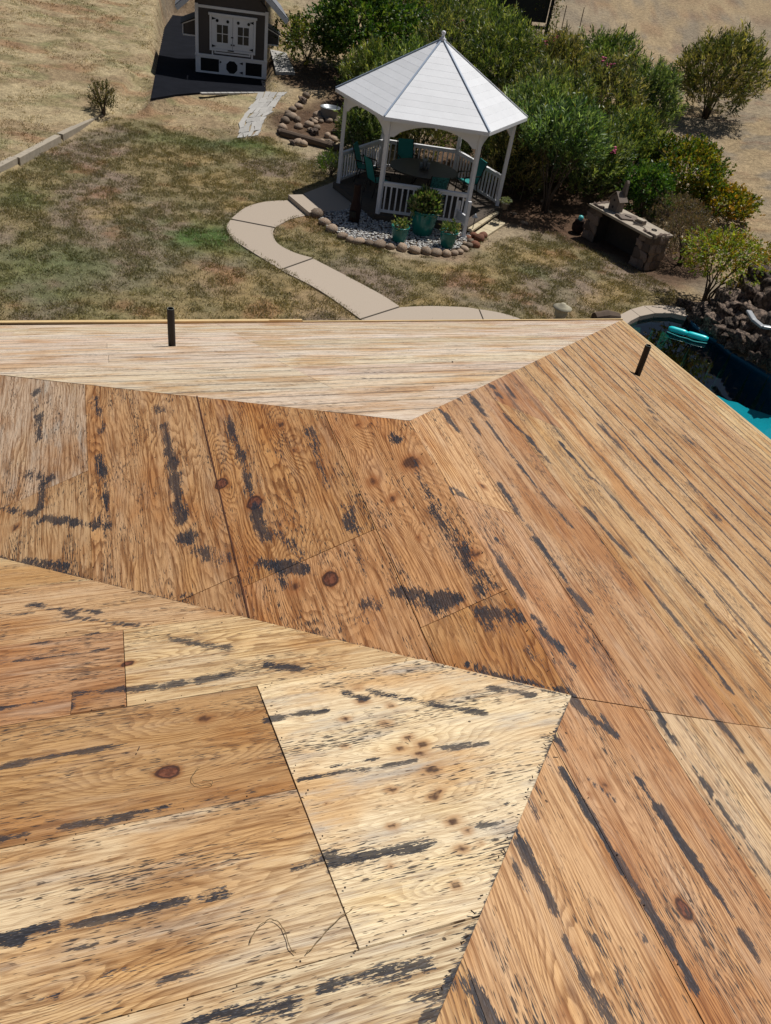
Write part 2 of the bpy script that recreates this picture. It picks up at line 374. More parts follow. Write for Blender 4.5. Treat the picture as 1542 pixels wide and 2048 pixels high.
M['shade'] = simple('shade_cloth', (.02, .022, .018), .85, 30, .2, .1, .002)
M['tablelt'] = simple('pale_table', (.20, .23, .27), .4, 6, .1, .1, .002)
M['nail'] = simple('nail_steel', (.05, .035, .03), .5, 10, .2, .1, .001, metal=.3)
# ------------------------------------------------------------------ GROUND
def axis(lo, hi, a, b, st, g=1.16):
    core = list(np.arange(a, b+1e-6, st)); L = []; s = st; v = a
    while v > lo: s *= g; v -= s; L.append(v)
    Rr = []; s = st; v = b
    while v < hi: s *= g; v += s; Rr.append(v)
    return np.array(L[::-1]+core+Rr)
gx = axis(-260, 330, -16, 15, .13); gy = axis(-40, 420, 13.5, 44, .13)
GX, GY = np.meshgrid(gx, gy)
GZ = ter(GX, GY)
far = np.maximum(np.hypot(GX, GY-30)-90, 0)
def W2(pts, f=None): return [(f or on_slope)(*q)[:2] for q in pts]
lawnA = W2([(-400, 520), (0, 356), (38, 333), (122, 289), (200, 249), (236, 236), (300, 246), (350, 262), (420, 283), (470, 278), (540, 276), (566, 300), (600, 310), (640, 322), (672, 330), (690, 385), (650, 425), (800, 520), (930, 530), (1000, 480), (1100, 460), (1190, 500), (1290, 548), (1345, 575), (1370, 600), (1330, 612), (1250, 640), (1250, 760), (771, 900), (-600, 900)])
strawP = W2([(-100, -20), (600, -20), (590, 120), (575, 190), (560, 235), (540, 262), (420, 262), (430, 262), (540, 268), (600, 300), (540, 330), (300, 320), (0, 420), (-300, 400)])
def zone_color(x, y):
    x = np.asarray(x, float); y = np.asarray(y, float)
    c = np.zeros(x.shape+(3,))
    A = lambda *k: np.array(k)
    n1 = fbm(x*.22, y*.22, 1); n2 = fbm(x*.9, y*.9, 2, 4); n3 = fbm(x*2.6, y*2.6, 4, 4); n4 = fbm(x*.55, y*.55+9, 6, 3)
    mixc = lambda a, b, t: a*(1-t[..., None])+b*t[..., None]
    dirt = mixc(mixc(np.broadcast_to(A(.27, .215, .145), c.shape), A(.30, .225, .135), sstep(.45, .6, n1)), A(.215, .175, .125), sstep(.5, .68, n2))
    dirt = mixc(dirt, A(.19, .10, .06), .35*sstep(.60, .72, fbm(x*.8, y*2.2, 8, 4)))
    straw = mixc(mixc(np.broadcast_to(A(.345, .275, .165), c.shape), A(.27, .20, .12), sstep(.47, .66, n2)), A(.20, .165, .085), .8*sstep(.55, .72, fbm(x*.9, y*1.8, 12, 4)))
    straw = mixc(straw, A(.25, .13, .07), .5*sstep(.6, .72, fbm(x*.5, y*1.1, 15, 3)))
    straw = mixc(straw, A(.12, .15, .06), .35*sstep(.62, .75, fbm(x*1.1, y*1.6, 19, 3)))
    lawn = mixc(mixc(np.broadcast_to(A(.205, .160, .085), c.shape), A(.205, .155, .115), sstep(.44, .58, n4)), A(.13, .125, .065), .4*sstep(.50, .64, n2))
    lawn = mixc(lawn, A(.27, .19, .085), .6*sstep(.55, .72, fbm(x*.6+4, y*.6, 21, 4)))
    lawn = mixc(lawn, A(.22, .105, .055), .5*sstep(.66, .76, fbm(x*.9+4, y*.9, 25, 4)))
    # greener patches: near the path bend, at the end of the paver walk
    def spot(px, py, rx, ry, f=on_slope):
        p = f(px, py); return np.exp(-((x-p[0])/rx)**2-((y-p[1])/ry)**2)
    g = np.clip(spot(405, 472, 1.5, 1.0)*1.1+spot(500, 292, 1.4, .6)*.75+spot(370, 285, 1.8, .6)*.4+spot(60, 395, 1.2, .8)*.5+spot(120, 520, 1.8, 1.2)*.5+spot(900, 380, .5, .5)+spot(30, 590, 2, 1)*.4+spot(1060, 545, .6, .6)*.5, 0, 1)
    lawn = mixc(lawn, A(.055, .105, .025), np.clip(g*sstep(.3, .55, n3*.5+n2*.5), 0, .9))
    c[:] = dirt
    e = (n2-.5)*1.6
    def soft(poly, wd):
        i = inpoly(x, y, poly); d = poly_dist(x, y, poly); return sstep(-wd, wd, np.where(i, d, -d)+e*.5)
    c = mixc(c, straw, soft(strawP, .8))
    c = mixc(c, lawn, soft(lawnA, .35))
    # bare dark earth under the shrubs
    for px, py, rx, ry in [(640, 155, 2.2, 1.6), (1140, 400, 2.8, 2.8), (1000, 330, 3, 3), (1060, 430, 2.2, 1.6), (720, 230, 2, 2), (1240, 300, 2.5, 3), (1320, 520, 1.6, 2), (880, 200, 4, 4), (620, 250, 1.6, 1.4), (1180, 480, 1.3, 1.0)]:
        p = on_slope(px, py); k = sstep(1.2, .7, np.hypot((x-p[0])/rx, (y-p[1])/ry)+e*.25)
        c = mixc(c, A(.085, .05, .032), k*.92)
    p1 = inpoly(x, y, pad_poly); c = mixc(c, A(.13, .09, .06), p1*.8)
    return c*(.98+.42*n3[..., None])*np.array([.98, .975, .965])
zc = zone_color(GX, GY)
ny, nx = GX.shape
V = np.stack([GX, GY, GZ], -1).reshape(-1, 3)
idx = np.arange(nx*ny).reshape(ny, nx)
Fq = np.stack([idx[:-1, :-1], idx[:-1, 1:], idx[1:, 1:], idx[1:, :-1]], -1).reshape(-1, 4)
gm = NT('ground_material'); ga = gm.n('Attribute', attribute_name='col'); tc = gm.n('TexCoord').outputs['Object']
g1 = gm.noise(tc, 6, 6, .65); g2 = gm.noise(tc, 26, 5, .7); g3 = gm.noise(gm.mapv(tc, (1.2, 3.5, 1)), 2.2, 6, .68)
gc = gm.n('VectorMath', operation='SCALE'); gm.l(ga.outputs['Color'], gc.inputs[0])
gm.l(gm.math('MULTIPLY', gm.step(g1, .3, .7, .72, 1.22), gm.step(g2, .3, .72, .70, 1.28)), gc.inputs['Scale'])
cc = gm.mix(gm.step(g3, .56, .70, 0, .5), gc.outputs[0], (.105, .072, .042))
cc = gm.mix(gm.step(gm.noise(tc, 40, 3, .6), .64, .70, 0, .55), cc, (.46, .40, .28))
cc = gm.mix(gm.step(gm.noise(tc, 31, 4, .7), .60, .66, 0, .7), cc, (.055, .04, .025))
gm.l(cc, gm.b.inputs['Base Color']); gm.b.inputs['Roughness'].default_value = .95; gm.b.inputs['Specular IOR Level'].default_value = .1
gm.bump(gm.math('ADD', g1, gm.math('MULTIPLY', g2, .6)), .8, .05)
me = np_mesh('ground', V, Fq, zc.reshape(-1, 3), True); me.materials.append(gm.mat)
props(link('ground', me), kind='structure')

# ------------------------------------------------------------------ HOUSE ROOF
TH = R_(-23.74); T = .4541
uu = np.array([math.sin(TH), math.cos(TH), 0]); ww = np.array([math.cos(TH), -math.sin(TH), 0]); zz = np.array([0, 0, 1.])
P0 = np.array([.7132, 1.7032, 5.410]); RA = 1.675
def plane(n, Q): return dict(n=np.array(n)/np.linalg.norm(n), g=np.array(n), Q=np.array(Q))
A0 = P0+RA*uu
nM_ = np.array([-.4191979, -.19035094, 1.]); nM_ = nM_-(nM_@uu)*uu
PL = {'R': plane(zz+T*ww, P0), 'M': plane(nM_, A0), 'F': plane([-.16963476, .39049661, 1.], A0), 'N': plane([-.18094854, .42093738, 1.], P0)}
def wu3(pl, w_, u_):
    w_ = np.asarray(w_, float)[..., None]; u_ = np.asarray(u_, float)[..., None]
    X = P0[:2]+w_*ww[:2]+u_*uu[:2]
    g, Q = pl['g'], pl['Q']
    z = Q[2]-(g[0]*(X[..., 0]-Q[0])+g[1]*(X[..., 1]-Q[1]))/g[2]
    return np.concatenate([X, z[..., None]], -1)
def px_wu(k, x, y):
    X = on_pl(x, y, PL[k]['g'], PL[k]['Q'])-P0; return float(X@ww), float(X@uu)
PT = {'P': (0, 0), 'A': (0, RA), 'B': px_wu('R', 1243, 640), 'E': px_wu('R', 1542, 882), 'Qh': px_wu('R', 870, 2048), 'D': px_wu('M', 0, 750), 'Vv': px_wu('M', 0, 1118), 'G': px_wu('F', 0, 650)}
def half(a, b, inside):             # half plane (w,u): n.x<=c containing the inside point
    a = np.array(a, float); b = np.array(b, float); d = b-a; n = np.array([-d[1], d[0]]); c = n@a
    if n@np.array(inside) > c: n, c = -n, -c
    L = np.linalg.norm(n); return (n/L, c/L)
ctr = {'R': (3, 1), 'M': (-2, 3), 'F': (0, 6), 'N': (-3, -1)}
hipPQ = lambda ins: half(PT['P'], PT['Qh'], ins)
H = {
 'F': [half(PT['A'], PT['B'], ctr['F']), half(PT['A'], PT['D'], ctr['F']), half(PT['G'], PT['B'], ctr['F'])],
 'M': [half(PT['P'], PT['A'], ctr['M']), half(PT['A'], PT['D'], ctr['M']), half(PT['P'], PT['Vv'], ctr['M']), half((-6.6, 0), (-6.6, 1), ctr['M'])],
 'N': [half(PT['P'], PT['Vv'], ctr['N']), hipPQ(ctr['N']), half((-6.6, 0), (-6.6, 1), ctr['N']), half((0, -3.2), (1, -3.2), ctr['N'])],
 'Rup': [half(PT['P'], PT['A'], ctr['R']), half(PT['A'], PT['B'], ctr['R']), half(PT['B'], PT['E'], ctr['R'])],
 'Rdn': [hipPQ(ctr['R']), half(PT['B'], PT['E'], ctr['R']), half((0, -3.2), (1, -3.2), ctr['R'])]}
def clip(poly, hs):
    for n, c in hs:
        out = []
        for i in range(len(poly)):
            a, b = poly[i], poly[(i+1) % len(poly)]
            da, db = n[0]*a[0]+n[1]*a[1]-c, n[0]*b[0]+n[1]*b[1]-c
            if da <= 0: out.append(a)
            if (da < 0 < db) or (db < 0 < da): t = da/(da-db); out.append((a[0]+(b[0]-a[0])*t, a[1]+(b[1]-a[1])*t))
        poly = out
        if len(poly) < 3: return []
    return poly
# tar marks seen in the picture: x0,y0,x1,y1,width(px),strength
ST = {'M': [(0,1116,400,1215,4,.8),(400,1215,840,1322,4,.7),(930,1330,1135,1388,9,.8),(73,795,80,880,11,1),(72,782,74,786,16,.9),(85,960,80,1020,12,1),(60,945,110,955,22,.8),(190,795,205,860,14,.6),(198,910,206,950,16,1),(208,950,215,1050,9,.8),(312,815,322,820,22,1),(328,850,345,930,15,1.1),(345,930,363,1040,24,1.1),(365,1075,380,1075,26,1),(210,1050,216,1050,18,.9),(455,835,462,858,14,1),(460,860,485,920,13,.9),(485,920,500,990,16,.9),(508,1010,532,1080,22,1.1),(520,1125,610,1140,24,1.2),(560,1140,575,1170,24,.6),(616,862,630,885,20,.9),(628,890,652,975,12,.7),(690,1010,705,1060,28,.85),(735,1207,755,1215,24,.9),(720,1110,735,1150,14,.6),(0,1015,80,1032,9,1.1),(80,1035,190,1052,16,1.2),(50,1120,135,1133,14,1.2),(395,1100,460,1120,30,.7),(250,1125,300,1105,10,.6),(785,872,800,880,20,.8),(830,930,870,1010,24,.62),(870,1010,915,1110,26,.62),(920,1090,975,1180,28,.72),(775,1182,910,1200,26,1.1),(850,1205,890,1215,34,.8),(960,1222,1050,1234,24,1.2),(965,1240,990,1255,30,.7),(360,1190,385,1194,10,1),(720,1240,760,1250,24,.5),(960,1345,1120,1380,14,.8),(1050,1300,1100,1340,16,.5),(560,1070,600,1110,22,.5),(650,1255,690,1262,10,.6),(195,1040,210,1060,20,.6)],
 'R': [(888,825,912,858,13,1.1),(940,790,966,825,16,.9),(912,795,920,800,10,.8),(984,772,998,792,13,1),(1012,772,1040,810,9,1),(1010,830,1060,880,12,.9),(1060,880,1100,925,10,.9),(975,845,1020,905,9,.9),(1020,905,1065,965,9,.8),(1065,965,1140,1050,9,.8),(1120,885,1180,955,9,.9),(1095,840,1180,940,6,.6),(880,958,900,985,9,1.3),(908,978,930,992,14,1.1),(940,835,960,870,9,.8),(1000,970,1040,1030,13,1.2),(1040,1030,1090,1100,9,.8),(985,1095,1015,1140,14,1.2),(1015,1140,1045,1190,16,1.2),(990,1075,1000,1085,9,1),(1070,1080,1110,1130,12,1),(1110,1130,1170,1215,10,.8),(1175,1020,1200,1050,14,1.2),(1200,1050,1260,1115,10,1),(1225,995,1300,1080,9,1.1),(1300,1080,1410,1200,8,1),(1410,1210,1470,1275,9,1),(1290,1165,1400,1300,9,.85),(1400,1300,1460,1380,10,1),(1140,1180,1180,1225,15,1.1),(1085,1265,1120,1295,20,1.1),(1120,1295,1150,1335,15,1),(1070,1235,1090,1255,14,.8),(1140,1392,1170,1425,17,1.2),(1175,1430,1230,1468,13,1),(1105,1465,1130,1500,14,1),(1280,1375,1325,1440,13,1.1),(1320,1440,1420,1585,11,1),(1395,1395,1450,1460,12,.9),(1440,1440,1500,1530,11,.9),(1500,1530,1542,1580,12,1),(1190,960,1240,1010,7,.8),(1130,1545,1175,1625,15,1.2),(1175,1620,1250,1745,13,1.3),(1250,1740,1320,1850,15,1.3),(1320,1850,1395,1985,16,1.3),(1275,1555,1320,1625,13,1),(1320,1620,1400,1740,19,1.3),(1400,1740,1465,1832,13,1.1),(1480,1660,1542,1755,13,1.1),(1420,1590,1480,1660,9,.9),(1045,1690,1075,1745,26,1.1),(1075,1745,1108,1815,16,1),(1485,1868,1515,1912,18,1),(1130,1880,1170,1950,18,1),(1165,1950,1225,2048,26,1),(930,1960,990,2048,26,.8),(1060,1600,1080,1640,10,.8),(1020,1620,1040,1680,9,.7),(1190,1870,1240,1960,8,.7),(1280,1870,1310,1900,9,.6),(1350,850,1400,905,7,.8),(1260,860,1320,935,7,.8),(1200,850,1250,905,7,.8),(1260,760,1320,850,6,.8),(860,1860,900,1980,10,.8),(1205,1430,1230,1470,9,.7),(1420,1020,1500,1110,6,.8),(1380,1060,1470,1170,7,.8),(1330,910,1440,1040,6,.8),(1430,1185,1542,1330,7,.8),(1180,1560,1230,1600,10,.5),(1030,1725,1060,1790,12,.6)],
 'N': [(0,1535,110,1510,14,1.1),(110,1512,250,1490,15,1.1),(0,1415,130,1400,13,1.2),(150,1392,300,1375,20,1.1),(300,1375,470,1350,16,1.3),(0,1325,210,1298,9,.95),(60,1208,150,1226,18,1),(130,1232,290,1254,10,1.1),(150,1215,200,1225,10,1.1),(345,1278,460,1300,20,1),(535,1330,600,1338,18,1.1),(0,1875,35,1885,34,1.2),(50,1862,250,1832,22,1.3),(200,1835,455,1782,24,1),(120,1655,220,1640,14,1.2),(220,1640,340,1613,12,1),(0,1680,45,1670,16,1.2),(528,1442,650,1424,15,1.3),(600,1562,830,1525,10,1),(690,1388,730,1400,22,.9),(740,1385,850,1408,16,.75),(860,1412,960,1428,18,.9),(870,1500,975,1490,13,1),(985,1378,1060,1392,20,1),(1090,1478,1120,1490,20,.9),(670,1728,850,1690,26,1),(850,1690,900,1685,10,.9),(965,1655,1000,1650,26,1),(590,1735,665,1712,24,.7),(380,2040,600,2005,30,.95),(650,1975,860,1925,32,.85),(820,2000,900,1985,20,.6),(850,2040,950,1870,16,.9),(0,2030,120,1990,12,.5),(180,1960,300,1930,10,.6),(320,1965,420,1940,14,.7),(660,1540,760,1520,5,1),(1010,1610,1030,1612,10,1),(0,1235,60,1225,8,.7),(60,1290,200,1265,5,.9),(100,1240,330,1250,8,.5),(140,1895,190,1888,12,.7),(930,1870,960,1830,20,.8),(872,2040,960,1840,8,.9),(965,1820,1050,1625,6,.7),(1060,1600,1135,1410,5,.7),(830,1322,1130,1393,5,.7),(960,1830,1010,1790,12,.7),(140,1425,150,1380,8,.7),(400,1370,470,1375,12,.5)]}
KN = {'M': [(443,968,14,1),(510,1005,16,1),(660,1158,17,1),(745,963,11,.45),(785,997,9,.5),(950,1108,10,.8),(590,1174,15,.4),(562,849,8,.5),(717,850,9,.4),(822,925,17,.5),(588,900,7,.6),(30,1055,9,.6),(838,1075,7,.6),(250,955,1,.0)],
 'R': [(965,972,9,.7),(1368,1818,20,.95),(1210,1570,12,.4),(1150,1900,12,.3),(1130,2030,16,.35),(1480,1265,8,.6),(1180,1590,6,.4)],
 'N': [(335,1543,22,1),(256,1327,12,.9),(592,1335,10,.6),(410,1436,14,.45),(110,1988,12,.6),(560,1330,6,.3),(865,1543,14,.48),(905,1645,12,.5),(868,1597,11,.5),(784,1583,9,.5),(690,1440,9,.45),(782,1415,9,.4),(925,1700,12,.47),(910,1774,10,.5),(845,1492,12,.46),(725,1405,11,.44),(815,1478,10,.42),(690,1495,8,.45),(785,1655,9,.48),(880,1585,9,.46),(840,1510,14,.4),(800,1500,11,.42),(770,1450,12,.38),(715,1320+60,10,.35),(655,1610,6,.4),(935,1665,9,.42),(960,1690,8,.35),(780,1735,8,.45)]}
def prep(k, L): 
    out = []
    for r in L:
        if len(r) == 6:
            a = px_wu(k, r[0], r[1]); b = px_wu(k, r[2], r[3]); X = wu3(PL[k], (a[0]+b[0])/2, (a[1]+b[1])/2)
            d = float((X-CAM)@nFW)/FPX; out.append((*a, *b, r[4]*d*.5*(1.3 if k == 'R' else 1.1), r[5]*(1.3 if k == 'R' else 1.05)))
        else:
            a = px_wu(k, r[0], r[1]); X = wu3(PL[k], a[0], a[1]); d = float((X-CAM)@nFW)/FPX; out.append((*a, r[2]*d*(.85 if r[3] > .55 else 1.0), min(r[3]*1.2, .6) if r[3] < .55 else r[3]))
    return out
STW = {k: prep(k, v) for k, v in ST.items()}; KNW = {k: prep(k, v) for k, v in KN.items()}
STW['F'] = []; KNW['F'] = []
def masks(k, w_, u_):
    s = np.zeros(w_.shape); kf = np.zeros(w_.shape); kc = np.zeros(w_.shape)
    along = u_ if k in 'RM' else w_; across = w_ if k in 'RM' else u_
    for a0, a1, b0, b1, hw, stg in STW[k]:
        dx, dy = b0-a0, b1-a1; L2 = dx*dx+dy*dy+1e-9
        t = np.clip(((w_-a0)*dx+(u_-a1)*dy)/L2, 0, 1); d = np.hypot(w_-a0-t*dx, u_-a1-t*dy)
        d = d+hw*.9*(fbm(w_*22+a0*9, u_*22+a1*7, 51, 3)-.5)*2; s = np.maximum(s, stg*(.72+.70*fbm(w_*9+a0, u_*9+a1, 52, 2))*np.exp(-(np.maximum(d, 0)/(hw*.95))**2))
    for a0, a1, r, stg in KNW[k]:
        dl = (along-(a1 if k in 'RM' else a0)); dc = (across-(a0 if k in 'RM' else a1))
        d = np.hypot(dl/1.25, dc)*(1+.5*(fbm(w_*40+a0*5, u_*40, 53, 2)-.5)); kf = np.maximum(kf, np.exp(-(np.hypot(dl/3.2, dc)/(r*3.2))**2)*min(1, .35+r*18))
        kc = np.maximum(kc, stg*np.clip(1.15-d/(r*1.6), 0, 1) if stg > .85 else np.minimum(stg*np.clip(1.2-d/(r*1.8), 0, 1), .47))
    return s, kf, kc
house = thing('house', 'house roof stripped to bare weathered plywood, with hips, a valley and two black vent pipes', 'house', P0-np.array([0, 0, 5.41]))
roof_mb = MB()
def roofpoly(hs, k, big=60):
    return clip([(-big, -big), (big, -big), (big, big), (-big, big)], hs)
for k, hs in (('F', H['F']), ('M', H['M']), ('N', H['N']), ('R', H['Rup']), ('R', H['Rdn'])):
    pass
polyR = [PT['P'], PT['A'], PT['B']]
roofpolys = {'F': clip(roofpoly(H['F'], 'F'), [half((-6.9, 0), (-6.9, 1), (0, 0))]), 'M': roofpoly(H['M'], 'M'), 'N': roofpoly(H['N'], 'N')}
edgeR = roofpoly(H['Rdn'], 'R')
back = [p for p in edgeR if p[1] < -3.1]
roofpolys['R'] = [PT['P'], PT['A'], PT['B'], max(back), min(back)]
for k, pg in roofpolys.items():
    X = [wu3(PL[k], a, b) for a, b in pg]
    ar = sum(X[i][0]*X[(i+1) % len(X)][1]-X[(i+1) % len(X)][0]*X[i][1] for i in range(len(X)))
    if ar < 0: X = X[::-1]
    roof_mb.plate([x-PL[k]['n']*.05 for x in X], PL[k]['n'], .041)
roof = roof_mb.build('roof', M['underlay'], house)
NSH = 0
def sheet(k, w0, w1, u0, u1, base, grey=.2, course=0., lift=0., gap=.0014, res=None, name='plywood_sheet', extra=None, label=None, ring=None):
    """one sheet of the deck: rectangle in plane coordinates clipped to its roof plane, cut fine enough to carry its marks"""
    global NSH
    c3 = wu3(PL[k], (w0+w1)/2, (u0+u1)/2)
    rect = [(w0+gap, u0+gap), (w1-gap, u0+gap), (w1-gap, u1-gap), (w0+gap, u1-gap)]
    if k == 'R':
        parts = []
        if u1 > 0: 
            q = clip(rect, H['Rup']+([((0, -1), 0)] if w0 < 0 and u0 < 0 else []))
            if q: parts.append((q, H['Rup']+([((0, -1), 0)] if w0 < 0 and u0 < 0 else [])))
        if u0 < 0:
            hs = H['Rdn']+([((0, 1), 0)] if w0 < 0 and u1 > 0 else [])
            if not (u1 > 0 and w0 >= 0):
                q = clip(rect, hs)
                if q: parts.append((q, hs))
            elif not parts: pass
        if len(parts) == 0: return
        if w0 >= 0: parts = parts[:1]; 
        if w0 >= 0 and u0 < 0 and u1 > 0: parts = [(clip(rect, H['Rup'][1:]), H['Rup'][1:])]
    else:
        q = clip(rect, H[k]+(extra or []))
        if len(q) < 3: return
        parts = [(q, H[k]+(extra or []))]
    pts = np.array([p for q, _ in parts for p in q]); 
    if len(pts) < 3: return
    X = wu3(PL[k], pts[:, 0], pts[:, 1]); rel = X-CAM; dep = rel@nFW
    px = 771+FPX*(rel@nCR)/np.maximum(dep, .05); py = 1024-FPX*(rel@nCU)/np.maximum(dep, .05)
    vis = (dep > .1).any() and px.max() > -150 and px.min() < 1700 and py.max() > -50 and py.min() < 2250
    dist = np.linalg.norm(rel, axis=1).min()
    if res is None: res = (.016 if dist < 2.6 else .022 if dist < 4 else .035 if dist < 5.5 else .09) if vis else .3
    V, F, key = [], [], {}
    def vid(p):
        q = (round(p[0], 5), round(p[1], 5))
        if q not in key: key[q] = len(V); V.append(q)
        return key[q]
    for poly, hs in parts:
        a = np.array(poly); lo, hi = a.min(0), a.max(0); nw, nu = max(1, int(math.ceil((hi[0]-lo[0])/res))), max(1, int(math.ceil((hi[1]-lo[1])/res)))
        xs = np.linspace(lo[0], hi[0], nw+1); ys = np.linspace(lo[1], hi[1], nu+1)
        for i in range(nw):
            for j in range(nu):
                cell = [(xs[i], ys[j]), (xs[i+1], ys[j]), (xs[i+1], ys[j+1]), (xs[i], ys[j+1])]
                ins = all(n[0]*p[0]+n[1]*p[1] <= c_+1e-9 for n, c_ in hs for p in cell)
                if not ins:
                    cell = clip(cell, hs)
                    if len(cell) < 3: continue
                ids = [vid(p) for p in cell]; ids = [v for n_, v in enumerate(ids) if v != ids[n_-1]]
                if len(set(ids)) >= 3: F.append(ids)
    if not F: return
    V = np.array(V); w_, u_ = V[:, 0], V[:, 1]
    rs = np.random.default_rng(1000+NSH); NSH += 1
    X = wu3(PL[k], w_, u_); nrm = PL[k]['n']
    tw_, tu_ = rs.normal(0, .00025, 2)
    warp = (fbm(w_*1.7+NSH, u_*1.7, 31, 2)-.5)*.0035+tw_*(w_-w_.mean())+tu_*(u_-u_.mean())+rs.uniform(-.0006, .0006)
    X = X+nrm*(lift+warp)[:, None]
    # outline dropped by the thickness of the sheet
    from collections import Counter
    ec = Counter()
    for f in F:
        for i in range(len(f)): ec[(f[i], f[(i+1) % len(f)])] += 1
    bnd = [(a, b) for (a, b) in ec if (b, a) not in ec]
    bi = {}; low = []
    for a, b in bnd:
        for v in (a, b):
            if v not in bi: bi[v] = len(X)+len(low); low.append(X[v]); low.append(X[v]-nrm*(.010+lift))
    nb = len(F); F2 = F+[[bi[b], bi[a], bi[a]+1, bi[b]+1] for a, b in bnd]
    XX = np.vstack([X, np.array(low)]); off = np.array(root_of(roof))
    me = bpy.data.meshes.new(name); me.from_pydata([tuple(v) for v in XX-off], [], F2)
    s, kf, kc = masks(k, w_, u_)
    n_ = len(XX); src = list(range(len(X)))+[v for v, _ in sorted(bi.items(), key=lambda t: t[1]) for _r in (0, 1)]
    mk = np.zeros((n_, 4), np.float32); mk[:, 0] = s[src]; mk[:, 1] = kf[src]; mk[:, 2] = kc[src]; mk[:, 3] = course
    a = me.color_attributes.new('mask', 'FLOAT_COLOR', 'POINT'); a.data.foreach_set('color', mk.ravel())
    hv = .25 if k == 'R' else 1; b_ = np.array(base)*rs.uniform(.96, 1.04)*np.array([1, 1+hv*rs.uniform(-.03, .03), 1+hv*rs.uniform(-.06, .06)])
    bc = np.ones((n_, 4), np.float32); bc[:, :3] = b_; bc[:, 3] = grey
    a = me.color_attributes.new('basecol', 'FLOAT_COLOR', 'POINT'); a.data.foreach_set('color', bc.ravel())
    stl = np.ones((n_, 4), np.float32); stl[:, 0] = rs.uniform(.55, 1.5) if k != 'R' else rs.uniform(1.0, 1.7); stl[:, 1] = rs.uniform(.5, 1.15) if k != 'R' else rs.uniform(.35, .7); stl[:, 2] = ring if ring is not None else (rs.uniform(.85, 1.0) if k in 'MR' else rs.uniform(.45, .9))
    a = me.color_attributes.new('style', 'FLOAT_COLOR', 'POINT'); a.data.foreach_set('color', stl.ravel())
    al, ac = (u_, w_) if k in 'RM' else (w_, u_)
    al = al[src]; ac = ac[src]; o1, o2 = rs.uniform(-20, 20, 2)
    li = np.zeros(len(me.loops), np.int32); me.loops.foreach_get('vertex_index', li)
    uv = me.uv_layers.new(name='grain'); uv.data.foreach_set('uv', np.stack([al[li]+o1, ac[li]+o2], -1).astype(np.float32).ravel())
    uv = me.uv_layers.new(name='plane'); uv.data.foreach_set('uv', np.stack([al[li]+7, ac[li]+(.0 if k in 'RM' else .05)], -1).astype(np.float32).ravel())
    me.materials.append(M['ply']); me.update()
    me.polygons.foreach_set('use_smooth', [True]*nb+[False]*(len(F2)-nb))
    o = link(name, me, roof)
    if label: o['label'] = label
    return o
# M: near side of the wing, sheets run up the picture along the ridge
colM = [(.54, .295, .125), (.57, .315, .14), (.52, .28, .115)]
mw = [0, -.33, -.90, -1.52, -2.1, -2.7, -3.3, -3.9, -4.5, -5.1, -5.7, -6.3, -6.7]
cuts = {0: [.51], 1: [1.09], 2: [1.17, 3.5], 3: [2.4], 4: [3.0]}
for i in range(len(mw)-1):
    us = [-.2]+cuts.get(i, [2.2+(i % 3)*.8, 4.6+(i % 2)])+[9.5]
    for j in range(len(us)-1):
        b = colM[(i+j) % 3]
        if i == 3 and j == 1: b = (.56, .41, .27)
        if i == 3 and j == 0: b = (.53, .335, .18)
        if i == 2: b = (.53, .31, .145)
        sheet('M', mw[i+1], mw[i], us[j], us[j+1], b, grey=.15 if not (i == 3 and j == 1) else .7)
# N: slope the camera stands over
nu_ = [3.2, 2.65, 2.1, 1.53, .95, .375, -.175, -.69, -1.25, -1.8, -2.4, -3.2]
ncut = {3: [-2.3, -.9], 4: [-3.2, -1.395], 5: [-2.6, -.972], 6: [-2.9, -.95], 7: [-2.5], 8: [-1.9], 9: [-2.8]}
colN = (.56, .40, .21)
N_over = {(4, 2): (.60, .44, .25), (4, 1): (.45, .27, .135), (3, 2): (.60, .42, .24), (3, 1): (.55, .37, .2), (5, 1): (.42, .25, .12), (6, 1): (.64, .50, .31), (7, 1): (.62, .50, .32), (8, 1): (.5, .38, .2)}
patch_h = [half((-.972, 0), (-.972, 1), (-.3, 0)), ((0, 1), .375)]
for i in range(len(nu_)-1):
    ws = [-6.7]+ncut.get(i, [-3.0-(i % 2)])+[3.2]
    for j in range(len(ws)-1):
        if i in (5, 6) and j == 2: continue
        sheet('N', ws[j], ws[j+1], nu_[i+1], nu_[i], N_over.get((i, j), colN), grey={6: .5, 7: .6, 4: .3}.get(i, .15))
sheet('N', -.972, .2, -.69, .375, (.74, .60, .40), grey=.85, lift=.004, res=.014, gap=.0, label='pale newer plywood patch laid over the older sheets', ring=.42)
sheet('N', -1.565, -1.40, .376, .52, (.40, .23, .11), grey=.1, lift=.004, res=.02)
# R: long slope on the right
rw = [-6.0, -4.2, -3.0, -1.9, -1.35, -.78, -.2, .35, .92, 1.5, 2.07, 2.65, 3.22, 3.8, 4.37, 4.95, 5.53, 6.1, 6.68, 7.3, 9.5]
rcut = {6: [-1.5, 1.10], 7: [-1.9, -.005], 8: [-1.9, .0, 2.47], 9: [-1.0, 2.9], 5: [-1.2], 10: [-.3, 2.2, 4.7], 11: [.8, 3.2], 12: [-.4, 2.0, 4.4], 13: [.9, 3.3, 5.7], 14: [-.4, 4.4], 15: [1.0, 3.4, 5.8], 16: [.2, 4.6], 17: [1.2, 6], 18: [.1, 3, 6.5]}
colR = [(.53, .35, .18), (.56, .38, .205), (.505, .325, .16)]
Rov = {(6, 1): (.48, .285, .15), (6, 2): (.55, .34, .17), (7, 2): (.48, .29, .15), (7, 1): (.56, .41, .25), (8, 1): (.58, .43, .27), (8, 3): (.40, .22, .11), (5, 1): (.52, .32, .165), (5, 0): (.55, .36, .19)}
